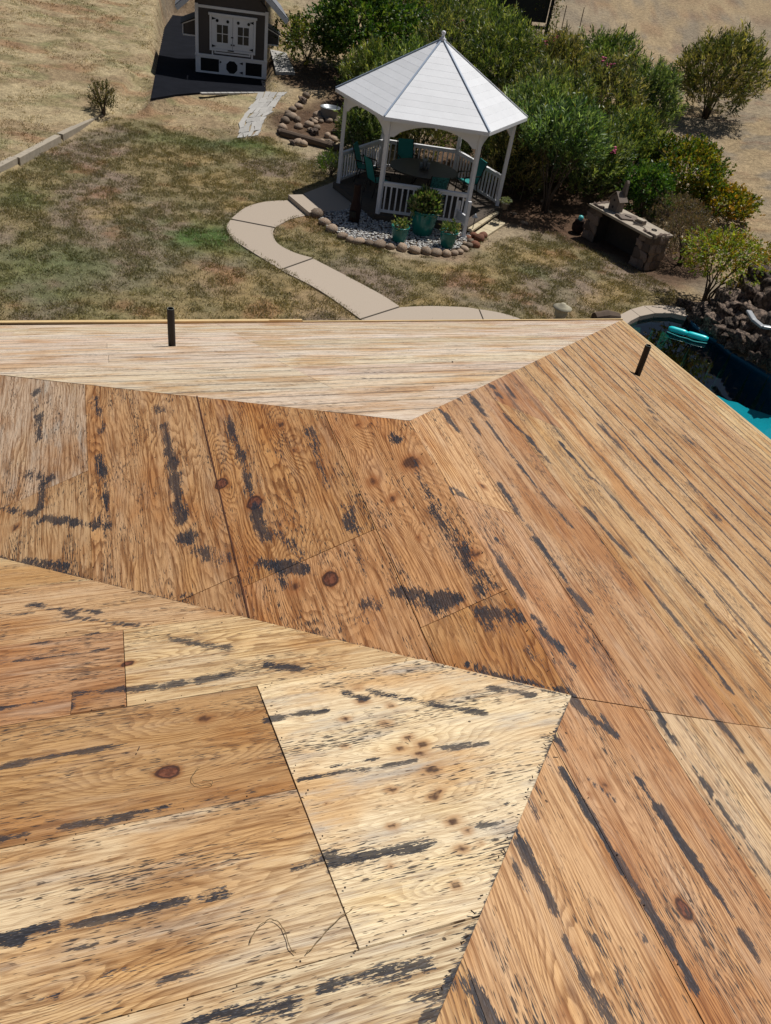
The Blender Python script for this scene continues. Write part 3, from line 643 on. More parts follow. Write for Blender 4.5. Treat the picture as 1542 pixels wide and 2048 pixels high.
for i in range(len(rw)-1):
    us = [-3.2]+rcut.get(i, [0.5])+[9.6]
    for j in range(len(us)-1):
        b = Rov.get((i, j), colR[(i*2+j) % 3]); 
        if i >= 17: b = (.62, .46, .25)
        crs = min(1, max(0, (rw[i]-.2)/1.6))
        u0, u1 = us[j], us[j+1]
        if rw[i] < 0 < rw[i+1] and u0 < 0 < u1:
            sheet('R', rw[i], rw[i+1], u0, 0, b, course=crs*.8, gap=.0018); sheet('R', max(rw[i], -.004), rw[i+1], 0, u1, b, course=crs*.8, gap=.0018)
        else: sheet('R', rw[i], rw[i+1], u0, u1, b, course=crs)
# F: far slope, facing the garden
fu = [1.0+.58*k for k in range(15)]
fcut = {2: [.9], 3: [-.06], 4: [-2.2, -.06, 2.2], 5: [-.06], 6: [-1.37, .02, 2.4], 7: [.02], 8: [-1.38, .05, 3.5], 9: [.05, -3.4], 10: [.08, 3.0], 11: [.08, -2.4], 12: [.09, 4.0], 13: [-3.0, .09]}
for i in range(len(fu)-1):
    ws = sorted([-7.0]+fcut.get(i, [-2.4, 1.3])+[7.2])
    for j in range(len(ws)-1):
        b = [(.70, .60, .47), (.75, .655, .53), (.70, .585, .46)][(i+2*j) % 3]
        sheet('F', ws[j], ws[j+1], fu[i], fu[i+1], b, grey=.5, course=.6, res=.12)
def on_roof(k, px, py, lift=0.): 
    a = px_wu(k, px, py); return wu3(PL[k], *a)+PL[k]['n']*lift
# nail heads along the sheet edges, too small to pick apart
nm = MB()
for k, rows in (('N', [(-.975, -.69, .375, 0), (-.955, -.69, .375, 0), (.36, -1.5, -.1, 1), (-.70, -2.0, -.8, 1), (.95, -2., -.9, 1), (-.19, -1.9, -.98, 1)]), ('R', [(0.012, 0, RA, 0), (-.19, -1.5, -.3, 0), (.36, -1.5, 3, 0), (.9, -1.5, 4, 0)]), ('M', [(-.015, 0, RA, 0), (-.34, .3, 2.1, 0), (-.89, .9, 2.7, 0), (-1.51, 1.5, 3.3, 0)])):
    for c0, a, b, ax in rows:
        t = a
        while t < b:
            w_, u_ = (c0, t) if ax == 0 else (t, c0)
            w_ += random.uniform(-.01, .01); u_ += random.uniform(-.01, .01)
            if all(n[0]*w_+n[1]*u_ < c_-.005 for n, c_ in (H['N'] if k == 'N' else H['M'] if k == 'M' else H['Rup'][:1] if u_ > 0 else H['Rdn'])):
                X = wu3(PL[k], w_, u_)+PL[k]['n']*(.013 if k == 'N' else .002); nm.tube([X, X+PL[k]['n']*.0025], random.uniform(.0014, .0026), 5)
            t += random.uniform(.09, .19)
def hipline(a, b, k, off, ln=.0):
    n = int(np.hypot(b[0]-a[0], b[1]-a[1])/.06)
    for i in range(n):
        t = (i+random.random())/n; w_, u_ = a[0]+(b[0]-a[0])*t+off[0], a[1]+(b[1]-a[1])*t+off[1]
        X = wu3(PL[k], w_, u_)+PL[k]['n']*.012; d = Vector((random.gauss(0, 1), random.gauss(0, 1), .4)).normalized()*random.uniform(.004, .014)
        nm.tube([X, X+np.array(d)], .0016, 4)
hipline(PT['P'], PT['Qh'], 'N', (-.008, .003)); hipline(PT['P'], PT['Vv'], 'N', (-.0, -.012)); 
props(nm.build('nail_heads', M['nail'], roof), kind='stuff')
# boards along the eaves
mb = MB()
def eave_board(a, b, w0, dz, out, th=.02, mat='edgewood', name='fascia_board'):
    mb = MB(); A_ = np.array(a); B_ = np.array(b); mb.beam(A_+out+zz*dz, B_+out+zz*dz, th, w0); return mb.build(name, M[mat], roof, bevel=.002)
Fe0 = wu3(PL['F'], *PT['G']); Fe1 = wu3(PL['F'], *PT['B']); dF = (Fe1-Fe0); Fl = Fe0-dF*.45
dFn = dF/np.linalg.norm(dF); oF = np.cross(dFn, zz); oF = -oF if oF@uu < 0 else oF
split = Fe0+dF*.43
eave_board(Fl, split-dFn*.004, .14, -.030, oF*.025, .036); eave_board(split+dFn*.004, Fe1+dFn*.03, .14, -.055, oF*.022, .030)
eave_board(Fe0-dF*.45, split-dFn*.5, .03, .028, oF*.016, .06)
Re0 = wu3(PL['R'], *PT['B']); Re1 = wu3(PL['R'], *max(back)); dR = (Re1-Re0)/np.linalg.norm(Re1-Re0); oR = np.cross(dR, zz); oR = -oR if oR@ww < 0 else oR
eave_board(Re0, Re1, .14, -.075, oR*.020, .030)
# red board in the open joint of the M slope
for (a, b) in (((375, 797), (500, 1233)),):
    mb = MB(); A_ = wu3(PL['M'], -.90, 2.66)+PL['M']['n']*.0005; B_ = wu3(PL['M'], -.90, .915)+PL['M']['n']*.0005; mb.beam(A_, B_, .006, .006, PL['M']['n']); mb.build('joint_strip', M['redwood'], roof)
# walls below the roof
wall = MB(); zw = lambda w_, u_, k: 0
fp = [(6.3, 8.2), (8.9, -3.1), (-6.4, -3.1), (-6.4, 8.2)]
for i in range(4):
    a, b = fp[i], fp[(i+1) % 4]; A_ = P0+a[0]*ww+a[1]*uu; B_ = P0+b[0]*ww+b[1]*uu; A_[2] = B_[2] = .95; wall.beam(A_, B_, .15, 2.0)
wall.build('wall', M['stucco'], house)
# vent pipes
def vent(k, px, py, top_py, r):
    b = on_roof(k, px, py, -.02); h = .05
    for _ in range(400):
        t_ = b+zz*h; rel = t_-CAM; q = 1024-FPX*(rel@nCU)/(rel@nFW)
        if q <= top_py: break
        h += .002
    mb = MB(); mb.tube([b, b+zz*(h-.012), b+zz*h], [r, r, r*.9], 20, caps=False); mb.tube([b+zz*(h-.1), b+zz*h], [r*.72, r*.8], 20, caps=False)
    o = mb.build('vent_pipe', M['abs'], house, smooth=True)
    o.data.polygons.foreach_set('use_smooth', [True]*len(o.data.polygons))
    mb = MB(); pr = []
    vs_ = []; n = 20
    for rr in (r*.9, r*.8):
        for i in range(n): a = 2*math.pi*i/n; vs_.append((b[0]+rr*math.cos(a), b[1]+rr*math.sin(a), b[2]+h+.001))
    mb.add(vs_, [(i, (i+1) % n, n+(i+1) % n, n+i) for i in range(n)]); mb.build('pipe_rim', M['abscol'], o)
vent('F', 344, 692, 617, .035); vent('R', 1275.5, 750, 691, .036)
# ------------------------------------------------------------------ POOL
pool_out = [tuple(p) for p in POOL]
WZ = -.06
pm = MB()
pl3 = pool_out; a_ = sum(pl3[i][0]*pl3[(i+1) % len(pl3)][1]-pl3[(i+1) % len(pl3)][0]*pl3[i][1] for i in range(len(pl3)))
pc = np.mean([np.array(p) for p in pl3], 0)
def grow(poly, s): return [tuple(pc+(np.array(p)-pc)*(1+s/np.linalg.norm(np.array(p)-pc))) for p in poly]
og = grow(pl3, .12); n_ = len(pl3)
pm.add([(*p, .0) for p in grow(pl3, -.0)]+[(*p, -2.3) for p in pl3]+[(*p, -2.55) for p in og]+[(*p, 0.0) for p in og], [(i, (i+1) % n_, n_+(i+1) % n_, n_+i) for i in range(n_)]+[tuple(range(n_, 2*n_))]+[(3*n_+i, 3*n_+(i+1) % n_, (i+1) % n_, i) for i in range(n_)])
pshell = NT('pool_plaster_shade'); tcp = pshell.n('TexCoord').outputs['Object']
pshell.l(pshell.mix(pshell.noise(tcp, 2, 3), (.008, .09, .17), (.012, .11, .19)), pshell.b.inputs['Base Color']); pshell.b.inputs['Roughness'].default_value = .8  # shade and the navy of reflected sky put into the plaster colour
pool = pm.build('pool_basin', pshell.mat); props(pool, kind='structure')
sh = MB()      # added shelf: its pale plaster stands in for sunlit pool floor
edge = [on_z(x, y, -.42)[:2] for x, y in ((1437, 792), (1456, 801), (1475, 805), (1492, 815), (1515, 822), (1542, 831))]
lit_shelf_poly = [tuple(e) for e in edge]+[(10.6, 12.6), (10.7, 10.2), (9.4, 8.1), (7.0, 7.7), (6.0, 9.0), (5.3, 11.2), (4.9, 12.2), (5.4, 13.8)]
lit_shelf_poly = [tuple(edge[0]+np.array([-.6, .15]))]+lit_shelf_poly[:-1]
sh.prism(lit_shelf_poly, -2.28, -.42)
simplep = simple('lit_floor_plaster', (.24, .56, .60), .8, 1.2, .25, .1, .01)
o = sh.build('lit_floor_shelf', simplep, None); o.parent = pool
wm = NT('pool_water'); wt = wm.n('TexCoord').outputs['Object']
gl = wm.n('BsdfGlossy'); gl.inputs['Roughness'].default_value = .02; gl.inputs[0].default_value = (1, 1, 1, 1)
tr = wm.n('BsdfTransparent'); tr.inputs[0].default_value = (.30, .78, .80, 1)
fr = wm.n('Fresnel'); fr.inputs[0].default_value = 1.33; mx = wm.n('MixShader'); bp = wm.n('Bump'); bp.inputs['Strength'].default_value = .04; bp.inputs['Distance'].default_value = .02
wm.l(wm.noise(wt, 2.2, 3, .5), bp.inputs['Height']); wm.l(bp.outputs[0], gl.inputs['Normal']); wm.l(bp.outputs[0], fr.inputs['Normal'])
wm.l(fr.outputs[0], mx.inputs[0]); wm.l(tr.outputs[0], mx.inputs[1]); wm.l(gl.outputs[0], mx.inputs[2]); wm.l(mx.outputs[0], wm.out.inputs[0])
va = wm.n('VolumeAbsorption'); va.inputs[0].default_value = (.02, .62, .70, 1); va.inputs[1].default_value = 1.1; wm.l(va.outputs[0], wm.out.inputs['Volume'])
mb = MB(); mb.prism(grow(pl3, .005), -2.29, WZ); props(mb.build('pool_water', wm.mat), kind='structure')
# coping slabs
cop_in = [(1236, 668), (1249, 652), (1262, 641), (1280, 632), (1310, 626), (1345, 626), (1374, 633)]
cop_out = [(1205, 655), (1225, 640), (1242, 628), (1262, 618), (1287, 611), (1330, 610), (1370, 616)]
cop = thing('pool_coping', 'curved pale concrete coping round the near corner of the pool', 'pool edge', on_z(1300, 620, 0))
k0 = [0, 3, 4, 6]
for i in range(len(k0)-1):
    a, b = k0[i], k0[i+1]
    q = [on_z(x, y, .06)[:2] for x, y in cop_out[a:b+1]]+[on_z(x, y, .06)[:2] for x, y in cop_in[a:b+1]][::-1]
    c_ = np.mean(q, 0); q = [tuple(c_+(p-c_)*.992) for p in q]
    mb = MB(); mb.prism(q, -.25, .06); mb.build('coping_slab', M['concrete'], cop, bevel=.012)
# ------------------------------------------------------------------ PATH
def slab(poly_px, z0=-.1, z1=.03, name='path_slab', mat='concrete', parent=None, shrink=.006):
    q = [on_z(x, y, z1)[:2] for x, y in poly_px]
    mb = MB(); mb.prism(q, z0, z1); return mb.build(name, M[mat], parent, bevel=.01)
def arc(pts, n=4):      # smooth a picture polyline
    P_ = [np.array(p, float) for p in pts]; out = []
    for i in range(len(P_)-1):
        p0, p1, p2, p3 = P_[max(i-1, 0)], P_[i], P_[i+1], P_[min(i+2, len(P_)-1)]
        for k in range(n):
            t = k/n; out.append(.5*((2*p1)+(-p0+p2)*t+(2*p0-5*p1+4*p2-p3)*t*t+(-p0+3*p1-3*p2+p3)*t**3))
    out.append(P_[-1]); return [tuple(p) for p in out]
path = MB(); path.prism([on_z(x, y)[:2] for x, y in [(618, 428), (585, 402), (532, 405), (490, 418), (464, 437), (458, 455), (472, 476), (512, 503), (570, 538), (640, 578), (722, 640), (800, 698), (1080, 698), (1030, 640), (995, 627), (930, 618), (860, 614), (796, 616), (758, 590), (700, 558), (630, 520), (590, 508), (552, 487), (542, 465), (551, 450), (577, 439), (612, 432)]], -.1, .012)
path = props(path.build('path', M['joint']), kind='structure')
outer = arc([(604, 398), (580, 400), (530, 403), (490, 415), (462, 437)]); inner = arc([(648, 424), (615, 430), (580, 438), (550, 454)])
slab(outer+inner[::-1], parent=path)
slab(arc([(461, 439), (453, 455), (466, 478), (508, 506), (560, 538)])+arc([(549, 456), (546, 467), (556, 487), (590, 505), (625, 515)])[::-1], parent=path)
slab(arc([(562, 540), (640, 581), (720, 637)])+arc([(627, 517), (700, 555), (760, 587), (799, 612)])[::-1], parent=path)
slab([(722, 639), (801, 614)]+arc([(801, 614), (860, 611.5), (930, 614), (957, 618)])[1:]+[(966, 640), (985, 690), (800, 692)], parent=path)
slab(arc([(959, 618), (1000, 625), (1042, 638), (1090, 665)])+[(1110, 700), (987, 692), (968, 640)], parent=path)
# ------------------------------------------------------------------ LEAVES
def leaf_arr(Cn, D, L, Wd, col, fold=.15, droop=.0):
    n = len(Cn); D = D/np.linalg.norm(D, axis=1, keepdims=True); r = rng.normal(size=(n, 3)); s = np.cross(D, r); s /= np.linalg.norm(s, axis=1, keepdims=True); nn = np.cross(s, D)
    L = np.broadcast_to(L, n)[:, None]; Wd = np.broadcast_to(Wd, n)[:, None]
    a = Cn; t = Cn+D*L; m1 = Cn+D*L*.5+s*Wd*.5+nn*Wd*fold; m2 = Cn+D*L*.5-s*Wd*.5+nn*Wd*fold
    V = np.stack([a, m1, t, m2], 1).reshape(-1, 3); F = np.arange(4*n).reshape(n, 4); c = np.repeat(col, 4, 0)
    return V, F, c
def crown_pts(n, c, rad, lump=.35, inner=.35, seed=0):
    d = rng.normal(size=(n, 3)); d /= np.linalg.norm(d, axis=1, keepdims=True); d[:, 2] = np.where(d[:, 2] < -.8, -d[:, 2], d[:, 2])
    th = np.arctan2(d[:, 1], d[:, 0]); ph = d[:, 2]
    lm = 1+lump*(fbm(th*1.9+seed*3.1+10, ph*2.6+seed, seed+2, 3)-.5)*2
    r = (inner+(1-inner)*rng.random(n)**.45)*lm
    return np.array(c)+d*np.array(rad)*r[:, None], d
PAL = {'ole': [(.05, .08, .025), (.11, .15, .05), (.025, .048, .018), (.26, .28, .14), (.09, .13, .05), (.20, .23, .08)],  # palest greens put glossy leaf highlights into the colour
       'yel': [(.14, .17, .02), (.08, .14, .02), (.24, .22, .02), (.30, .20, .03), (.05, .10, .02)],
       'gold': [(.30, .27, .03), (.22, .22, .03), (.15, .18, .03), (.30, .17, .03)],
       'tree': [(.05, .10, .02), (.09, .15, .03), (.03, .07, .015), (.14, .18, .04)],
       'dark': [(.03, .06, .02), (.02, .045, .018), (.045, .08, .03)],
       'grey': [(.12, .11, .08), (.09, .10, .07), (.15, .13, .10), (.07, .08, .05)],
       'olive': [(.09, .09, .035), (.06, .07, .025), (.14, .12, .05), (.05, .06, .02)],
       'pot': [(.14, .22, .07), (.22, .26, .11), (.08, .15, .04), (.30, .28, .16)]}
def shrub(name, label, cat, base, h, r, n, pal, L=.12, Wd=.026, group=None, per=9, lump=.4, low=.12, yellow=0., flowers=0, seed=1, stems=6, upb=.7, inner=.35, ry=None, part='crown', stemr=.03):
    base = np.array(base, float); t = thing(name, label, cat, base, group)
    mb = MB()
    for i in range(stems):
        a = 2*math.pi*(i+random.random()*.6)/stems; q = random.uniform(.35, .8)*r; pts = [base+np.array([math.cos(a)*.06*r, math.sin(a)*.06*r, -.05])]
        for k in range(1, 6): f = k/5; pts.append(base+np.array([math.cos(a)*q*f**1.3, math.sin(a)*q*f**1.3, h*.8*f])+np.array([random.uniform(-.04, .04) for _ in range(3)])*r)
        mb.tube(pts, [stemr*(1-.8*k/5) for k in range(6)], 6)
        for k in (2, 3, 4):
            p = pts[k]; b_ = a+random.uniform(-1.2, 1.2); mb.tube([p, p+np.array([math.cos(b_)*.25*r, math.sin(b_)*.25*r, h*.14]), p+np.array([math.cos(b_)*.45*r, math.sin(b_)*.45*r, h*.2])], [stemr*.45, stemr*.3, stemr*.12], 5)
    mb.build('trunk' if stems < 3 else 'stems', M['trunk'], t, smooth=True)
    c = base+np.array([0, 0, h*(low+(1-low)*.5)]); rad = (r, ry or r, h*(1-low)*.5)
    ns = n//per; P_, d = crown_pts(ns, c, rad, lump, inner, seed)
    gr = ter(P_[:, 0], P_[:, 1]) if ns else 0; P_[:, 2] = np.maximum(P_[:, 2], gr+.04)
    dirs = d*.6+np.array([0, 0, upb])+rng.normal(size=d.shape)*.25; dirs /= np.linalg.norm(dirs, axis=1, keepdims=True)
    PP = np.repeat(P_, per, 0)+np.repeat(dirs, per, 0)*(np.tile(np.arange(per), ns)/per*L*1.6)[:, None]
    DD = np.repeat(dirs, per, 0)*1.0+rng.normal(size=(ns*per, 3))*.55
    pa = np.array(PAL[pal])*(1.3 if pal in ('ole', 'yel', 'gold', 'tree') else 1.1); pa = pa*np.array([random.uniform(.8, 1.3), random.uniform(.9, 1.1), random.uniform(.75, 1.2)]); cl = pa[rng.integers(0, len(pa), ns)]*rng.uniform(.75, 1.3, (ns, 1)); col = np.repeat(cl, per, 0)*rng.uniform(.7, 1.35, (ns*per, 1))
    if yellow: k = rng.random(ns*per) < yellow; col[k] = np.array([.30, .26, .03])*rng.uniform(.6, 1.2, (k.sum(), 1))
    V, F, cc_ = leaf_arr(PP, DD, L*rng.uniform(.7, 1.2, ns*per), Wd*rng.uniform(.8, 1.3, ns*per), col)
    me = np_mesh(part, V-base, F, cc_); me.materials.append(M['leaf']); link(part, me, t)
    for i in range(flowers):
        for _ in range(50):
            a = random.uniform(0, 2*math.pi); z_ = random.uniform(.3, .98); dd = np.array([math.cos(a)*math.sqrt(1-z_*z_), math.sin(a)*math.sqrt(1-z_*z_), z_])
            if dd[1] < .1 and dd[2] > .45: break
        p = c+dd*np.array(rad)*1.04; mb = MB()
        for _ in range(8):
            e = np.array([random.gauss(0, .06) for _ in range(3)]); mb.lathe([(0.003, -.02), (.055, .0), (.045, .022), (.003, .012)], p+e, 6)
        mb.build('blossom', M['petal'], t, smooth=True)
    return t
# oleander hedge
HG = 'oleanders massed behind the gazebo'
OL = [  # base px, height, radius, label, yellow, flowers
 ((1150, 388), 2.1, 1.3, 'dark green oleander nearest the birdhouse on the stone counter', .02, 1),
 ((1240, 360), 2.0, 1.25, 'oleander with yellowing leaves between the birdhouse and the yellow shrubs', .07, 0),
 ((1085, 340), 2.8, 1.4, 'shaded oleander just right of the gazebo posts', .01, 0),
 ((1185, 290), 2.8, 1.6, 'tall oleander with a magenta bloom, right of the gazebo roof', .03, 2),
 ((1275, 268), 2.3, 1.25, 'pale-tipped oleander at the right end of the hedge, by the dark fence post', .02, 0),
 ((1090, 240), 2.9, 1.6, 'oleander with a pink bloom touching the right eave of the gazebo', .03, 2),
 ((1185, 215), 2.6, 1.5, 'oleander with one shoot standing above the rest, behind the right of the hedge', .02, 0),
 ((985, 240), 3.1, 1.6, 'dark oleander directly behind the gazebo rail', .01, 0),
 ((1050, 165), .9, 1.1, 'low oleander in front of the small pale table', .04, 1),
 ((965, 160), 2.5, 1.5, 'bright green oleander behind the gazebo finial', .04, 2),
 ((890, 190), 3.2, 1.7, 'oleander hidden behind the gazebo roof peak', .02, 0),
 ((905, 112), 3.0, 1.7, 'oleander with several pink blooms at the top edge, left of the dark arbor', .03, 3),
 ((815, 130), 3.0, 1.7, 'oleander above the left slope of the gazebo roof', .04, 1),
 ((800, 240), 2.5, 1.2, 'shaded oleander behind the left gazebo opening', .0, 0),
 ((1125, 155), 1.2, 1.1, 'oleander below the three thin stakes', .03, 0),
 ((1060, 290), 2.4, 1.2, 'oleander pressed against the right rear of the gazebo', .0, 0),
]
for i, (b, h, r, lab, ye, fl) in enumerate(OL):
    front = i in (0, 1, 3)
    shrub('oleander_shrub', lab, 'shrub', at(*b), h, r, 12500 if i not in (10, 13) else 5000, 'ole', .19, .036, HG, 9, .45, .0, ye, fl, seed=i+1, stems=5, inner=.3, upb=1.0)
for b, h, r, lab, low in (((1088, 424), 3.0, 1.25, 'tall oleander arching over the dark bed right of the gazebo', .45), ((1040, 372), 2.9, 1.1, 'oleander arching over the rear rail corner of the gazebo', .45), ((745, 268), 1.7, .8, 'low oleander behind the left gazebo post', .0), ((795, 275), 1.5, .7, 'small oleander behind the left gazebo rail', .0), ((735, 215), 1.9, 1.0, 'oleander below the left eave of the gazebo', .0)):
    shrub('oleander_shrub', lab, 'shrub', at(*b), h, r, 7500, 'ole', .19, .036, HG, 9, .45, low, .01, 0, seed=int(b[0]), stems=6, inner=.3, upb=1.0)
for a_, rr_, h, r, lab in ((95, 3.75, 2.0, 1.0, 'oleander filling the view through the middle of the gazebo'), (125, 3.7, 1.7, .9, 'oleander seen through the left half of the gazebo'), (62, 3.9, 2.0, 1.0, 'oleander seen just left of the rear right gazebo post'), (35, 3.6, 1.9, .9, 'oleander crowding the rear right rail of the gazebo')):
    a_ = R_(a_); p_ = (-.70+rr_*math.cos(a_), 24.87+rr_*math.sin(a_)); shrub('oleander_shrub', lab, 'shrub', (*p_, float(ter(*p_))), h, r, 6500, 'ole', .19, .036, HG, 9, .45, 0, .01, 0, seed=int(h*31+a_*9), stems=5, inner=.2, upb=1.0)
shrub('oleander_shrub', 'round free-standing oleander with bare dark stems on the dirt slope', 'shrub', at(1410, 236), 3.1, 1.9, 15000, 'ole', .20, .040, None, 9, .45, .04, .01, 0, seed=31, stems=11, inner=.3, stemr=.035)
shrub('leafy_tree', 'broad-leaved tree with a dark trunk left of the gazebo roof, by the shed', 'tree', at(716, 150), 3.4, 2.2, 19000, 'tree', .14, .075, None, 7, .6, .08, .0, 0, seed=41, stems=2, inner=.2, upb=.2, stemr=.10)
shrub('low_shrub', 'sparse green shrub reaching towards the right side of the shed', 'shrub', at(612, 132), 1.6, 1.4, 5500, 'tree', .10, .055, None, 7, .8, .15, .05, 0, seed=43, stems=6, inner=.2, upb=.2)
shrub('yellow_shrub', 'yellow-green shrub with orange tips at the right end of the hedge', 'shrub', at(1350, 402), 1.9, 1.35, 14000, 'yel', .10, .055, 'yellowing shrubs on the right slope', 8, .5, .0, .12, 0, seed=51, upb=.3)
shrub('yellow_shrub', 'low green and yellow shrub trailing down the bare slope at right', 'shrub', at(1430, 432), .9, 1.05, 7000, 'yel', .10, .055, 'yellowing shrubs on the right slope', 8, .6, .02, .10, 0, seed=52, upb=.3)
shrub('yellow_shrub', 'small green shrub directly behind the stone counter top', 'shrub', at(1280, 430), 1.5, .95, 7000, 'tree', .10, .05, 'yellowing shrubs on the right slope', 8, .5, .03, .0, 0, seed=53, upb=.4)
shrub('grey_shrub', 'grey-brown dried lavender bush beside the stone counter', 'shrub', at(1358, 530), 1.35, .85, 12000, 'grey', .07, .014, None, 8, .4, .03, .0, 0, seed=61, upb=.9)
shrub('grey_shrub', 'fine grey-green bush leaning over the right end of the counter', 'shrub', at(1345, 468), 1.1, .95, 9000, 'grey', .07, .014, None, 8, .5, .03, .0, 0, seed=62, upb=.9)
shrub('golden_tree', 'small multi-stemmed tree with golden leaves by the pool rocks', 'tree', at(1408, 607), 1.85, 1.05, 7500, 'gold', .07, .035, None, 8, .5, .38, .0, 0, seed=71, stems=6, upb=.0, inner=.15)
shrub('golden_shrub', 'yellow-leaved shrub at the right edge above the waterfall rocks', 'shrub', at(1530, 600), 1.4, .9, 7000, 'gold', .07, .035, None, 8, .5, .1, .0, 0, seed=72, upb=.1)
shrub('small_conifer', 'little olive-green bush at the end of the timber edging on the left', 'shrub', at(208, 231), .95, .42, 1500, 'olive', .10, .022, None, 8, .4, .02, .0, 0, seed=81, upb=1.2)
shrub('low_plant', 'small leafy green plant in red soil at the left gazebo post', 'plant', at(662, 352), .5, .42, 700, 'tree', .16, .025, None, 8, .3, .02, .0, 0, seed=83, upb=1.0)
# trees off to the right whose reflection lies in the pool
shrub('tall_tree', 'tall dark tree beyond the right edge, reflected in the pool', 'tree', (19.5, 27, float(ter(19.5, 27))), 6.5, 2.6, 7000, 'dark', .3, .14, None, 8, .5, .2, 0, 0, seed=91, stems=2, stemr=.2)
shrub('tall_tree', 'second dark tree farther right behind the pool, seen in its reflection', 'tree', (16.0, 34.5, float(ter(16, 34.5))+0), 8.0, 2.6, 10, 'dark', .3, .14, None, 8, .5, .2, 0, 0, seed=92, stems=2, stemr=.2) if False else None
# ------------------------------------------------------------------ GAZEBO
GC = np.array([-.70, 24.87]); GY_ = R_(6.1); GR, GST = 2.48, 1.08; GZ0 = .20
def gp(a_deg, rad, z):      # gazebo polar -> world
    a = R_(a_deg); x, y = rad*math.cos(a), rad*math.sin(a)*GST
    return np.array([GC[0]+x*math.cos(GY_)-y*math.sin(GY_), GC[1]+x*math.sin(GY_)+y*math.cos(GY_), GZ0+z])
gz = thing('gazebo', 'white hexagonal gazebo with a pointed boarded roof, round which shrubs grow', 'gazebo', gp(0, 0, -.2))
ANG = {'L': 180, 'CL': 240, 'CR': 300, 'R': 0, 'BR': 60, 'BL': 120}
mb = MB(); mb.prism([tuple(gp(a, 2.58, 0)[:2]) for a in range(0, 360, 60)], .0, GZ0-.03); mb.build('floor_frame', M['deck'], gz)
# floor boards
hexr = [gp(a, 2.62, 0)[:2] for a in range(0, 360, 60)]
dx = np.array([math.cos(GY_), math.sin(GY_)]); dy = np.array([-dx[1], dx[0]])
for i in range(17):
    y0 = -2.5+i*.295; hs = []
    q = [tuple(GC+dx*x_+dy*y_) for x_, y_ in ((-3, y0), (3, y0), (3, y0+.288), (-3, y0+.288))]
    for k in range(6): hs.append(half(hexr[k], hexr[(k+1) % 6], tuple(GC)))
    q = clip(q, hs)
    if len(q) > 2: mb = MB(); mb.prism(q, GZ0-.029, GZ0); mb.build('floor_board', M['deck'], gz)
for k in range(6):
    a = gp(60*k, 2.62, -.09); b = gp(60*k+60, 2.62, -.09); mb = MB(); mb.beam(a, b, .04, .16); mb.build('rim_board', M['deck'], gz)
EZ, AZ, ER = 2.56, 4.16, 2.80
for nme, a in ANG.items():
    mb = MB(); b = gp(a, GR, -.02); t = gp(a, GR, EZ-.12); mb.beam(b, t, .11, .11, (math.cos(R_(a)+GY_), math.sin(R_(a)+GY_), 0)); mb.build('post', M['white'], gz, bevel=.008)
def arch(a0, a1):          # arched valance board between two posts
    A_ = gp(a0, GR-.02, 0); B_ = gp(a1, GR-.02, 0); L = np.linalg.norm(B_-A_); d = (B_-A_)/L; n = np.cross(d, zz); mb = MB()
    top = EZ-.06; N = 16; xs = np.linspace(0, L, N+1)
    def bot(x): 
        t = abs(x/L-.5)*2
        if t > .80: return top-.46
        return top-.10-.26*(t/.8)**2.2
    vs_ = []
    for x in xs:
        for zc_ in (top, bot(x)):
            for off in (-.02, .02): p = A_+d*x+n*off; vs_.append((p[0], p[1], GZ0+zc_))
    fs = []
    for i in range(N):
        b = i*4; c = b+4; fs += [(b, c, c+2, b+2), (b+1, b+3, c+3, c+1), (b, b+1, c+1, c), (b+2, c+2, c+3, b+3)]
    fs += [(0, 2, 3, 1), (N*4, N*4+1, N*4+3, N*4+2)]
    mb.add(vs_, fs); v_ = mb.build('valance', M['white'], gz)
    mb = MB(); mb.beam(A_+zz*(EZ-.03), B_+zz*(EZ-.03), .09, .10); mb.build('eave_beam', M['white'], gz)
order = ['R', 'BR', 'BL', 'L', 'CL', 'CR']
for i in range(6): arch(ANG[order[i]], ANG[order[i]]+60)
# railings: closed sides
for a in (0, 60, 120, 240):
    A_ = gp(a, GR, 0); B_ = gp(a+60, GR, 0); d = (B_-A_)/np.linalg.norm(B_-A_); L = np.linalg.norm(B_-A_)
    mb = MB(); mb.beam(A_+d*.06+zz*.86, B_-d*.06+zz*.86, .11, .045); rl = mb.build('railing', M['white'], gz, bevel=.006)
    mb = MB(); mb.beam(A_+d*.06+zz*.80, B_-d*.06+zz*.80, .05, .07); mb.build('top_rail', M['white'], rl)
    mb = MB(); mb.beam(A_+d*.06+zz*.09, B_-d*.06+zz*.09, .05, .07); mb.build('bottom_rail', M['white'], rl)
    nb_ = 15
    for k in range(nb_):
        p = A_+d*(L*(k+.9)/(nb_+.8)); mb = MB(); mb.box(p+zz*.445, (.042, .042, .64), math.atan2(d[1], d[0])); mb.build('baluster', M['white'], rl)
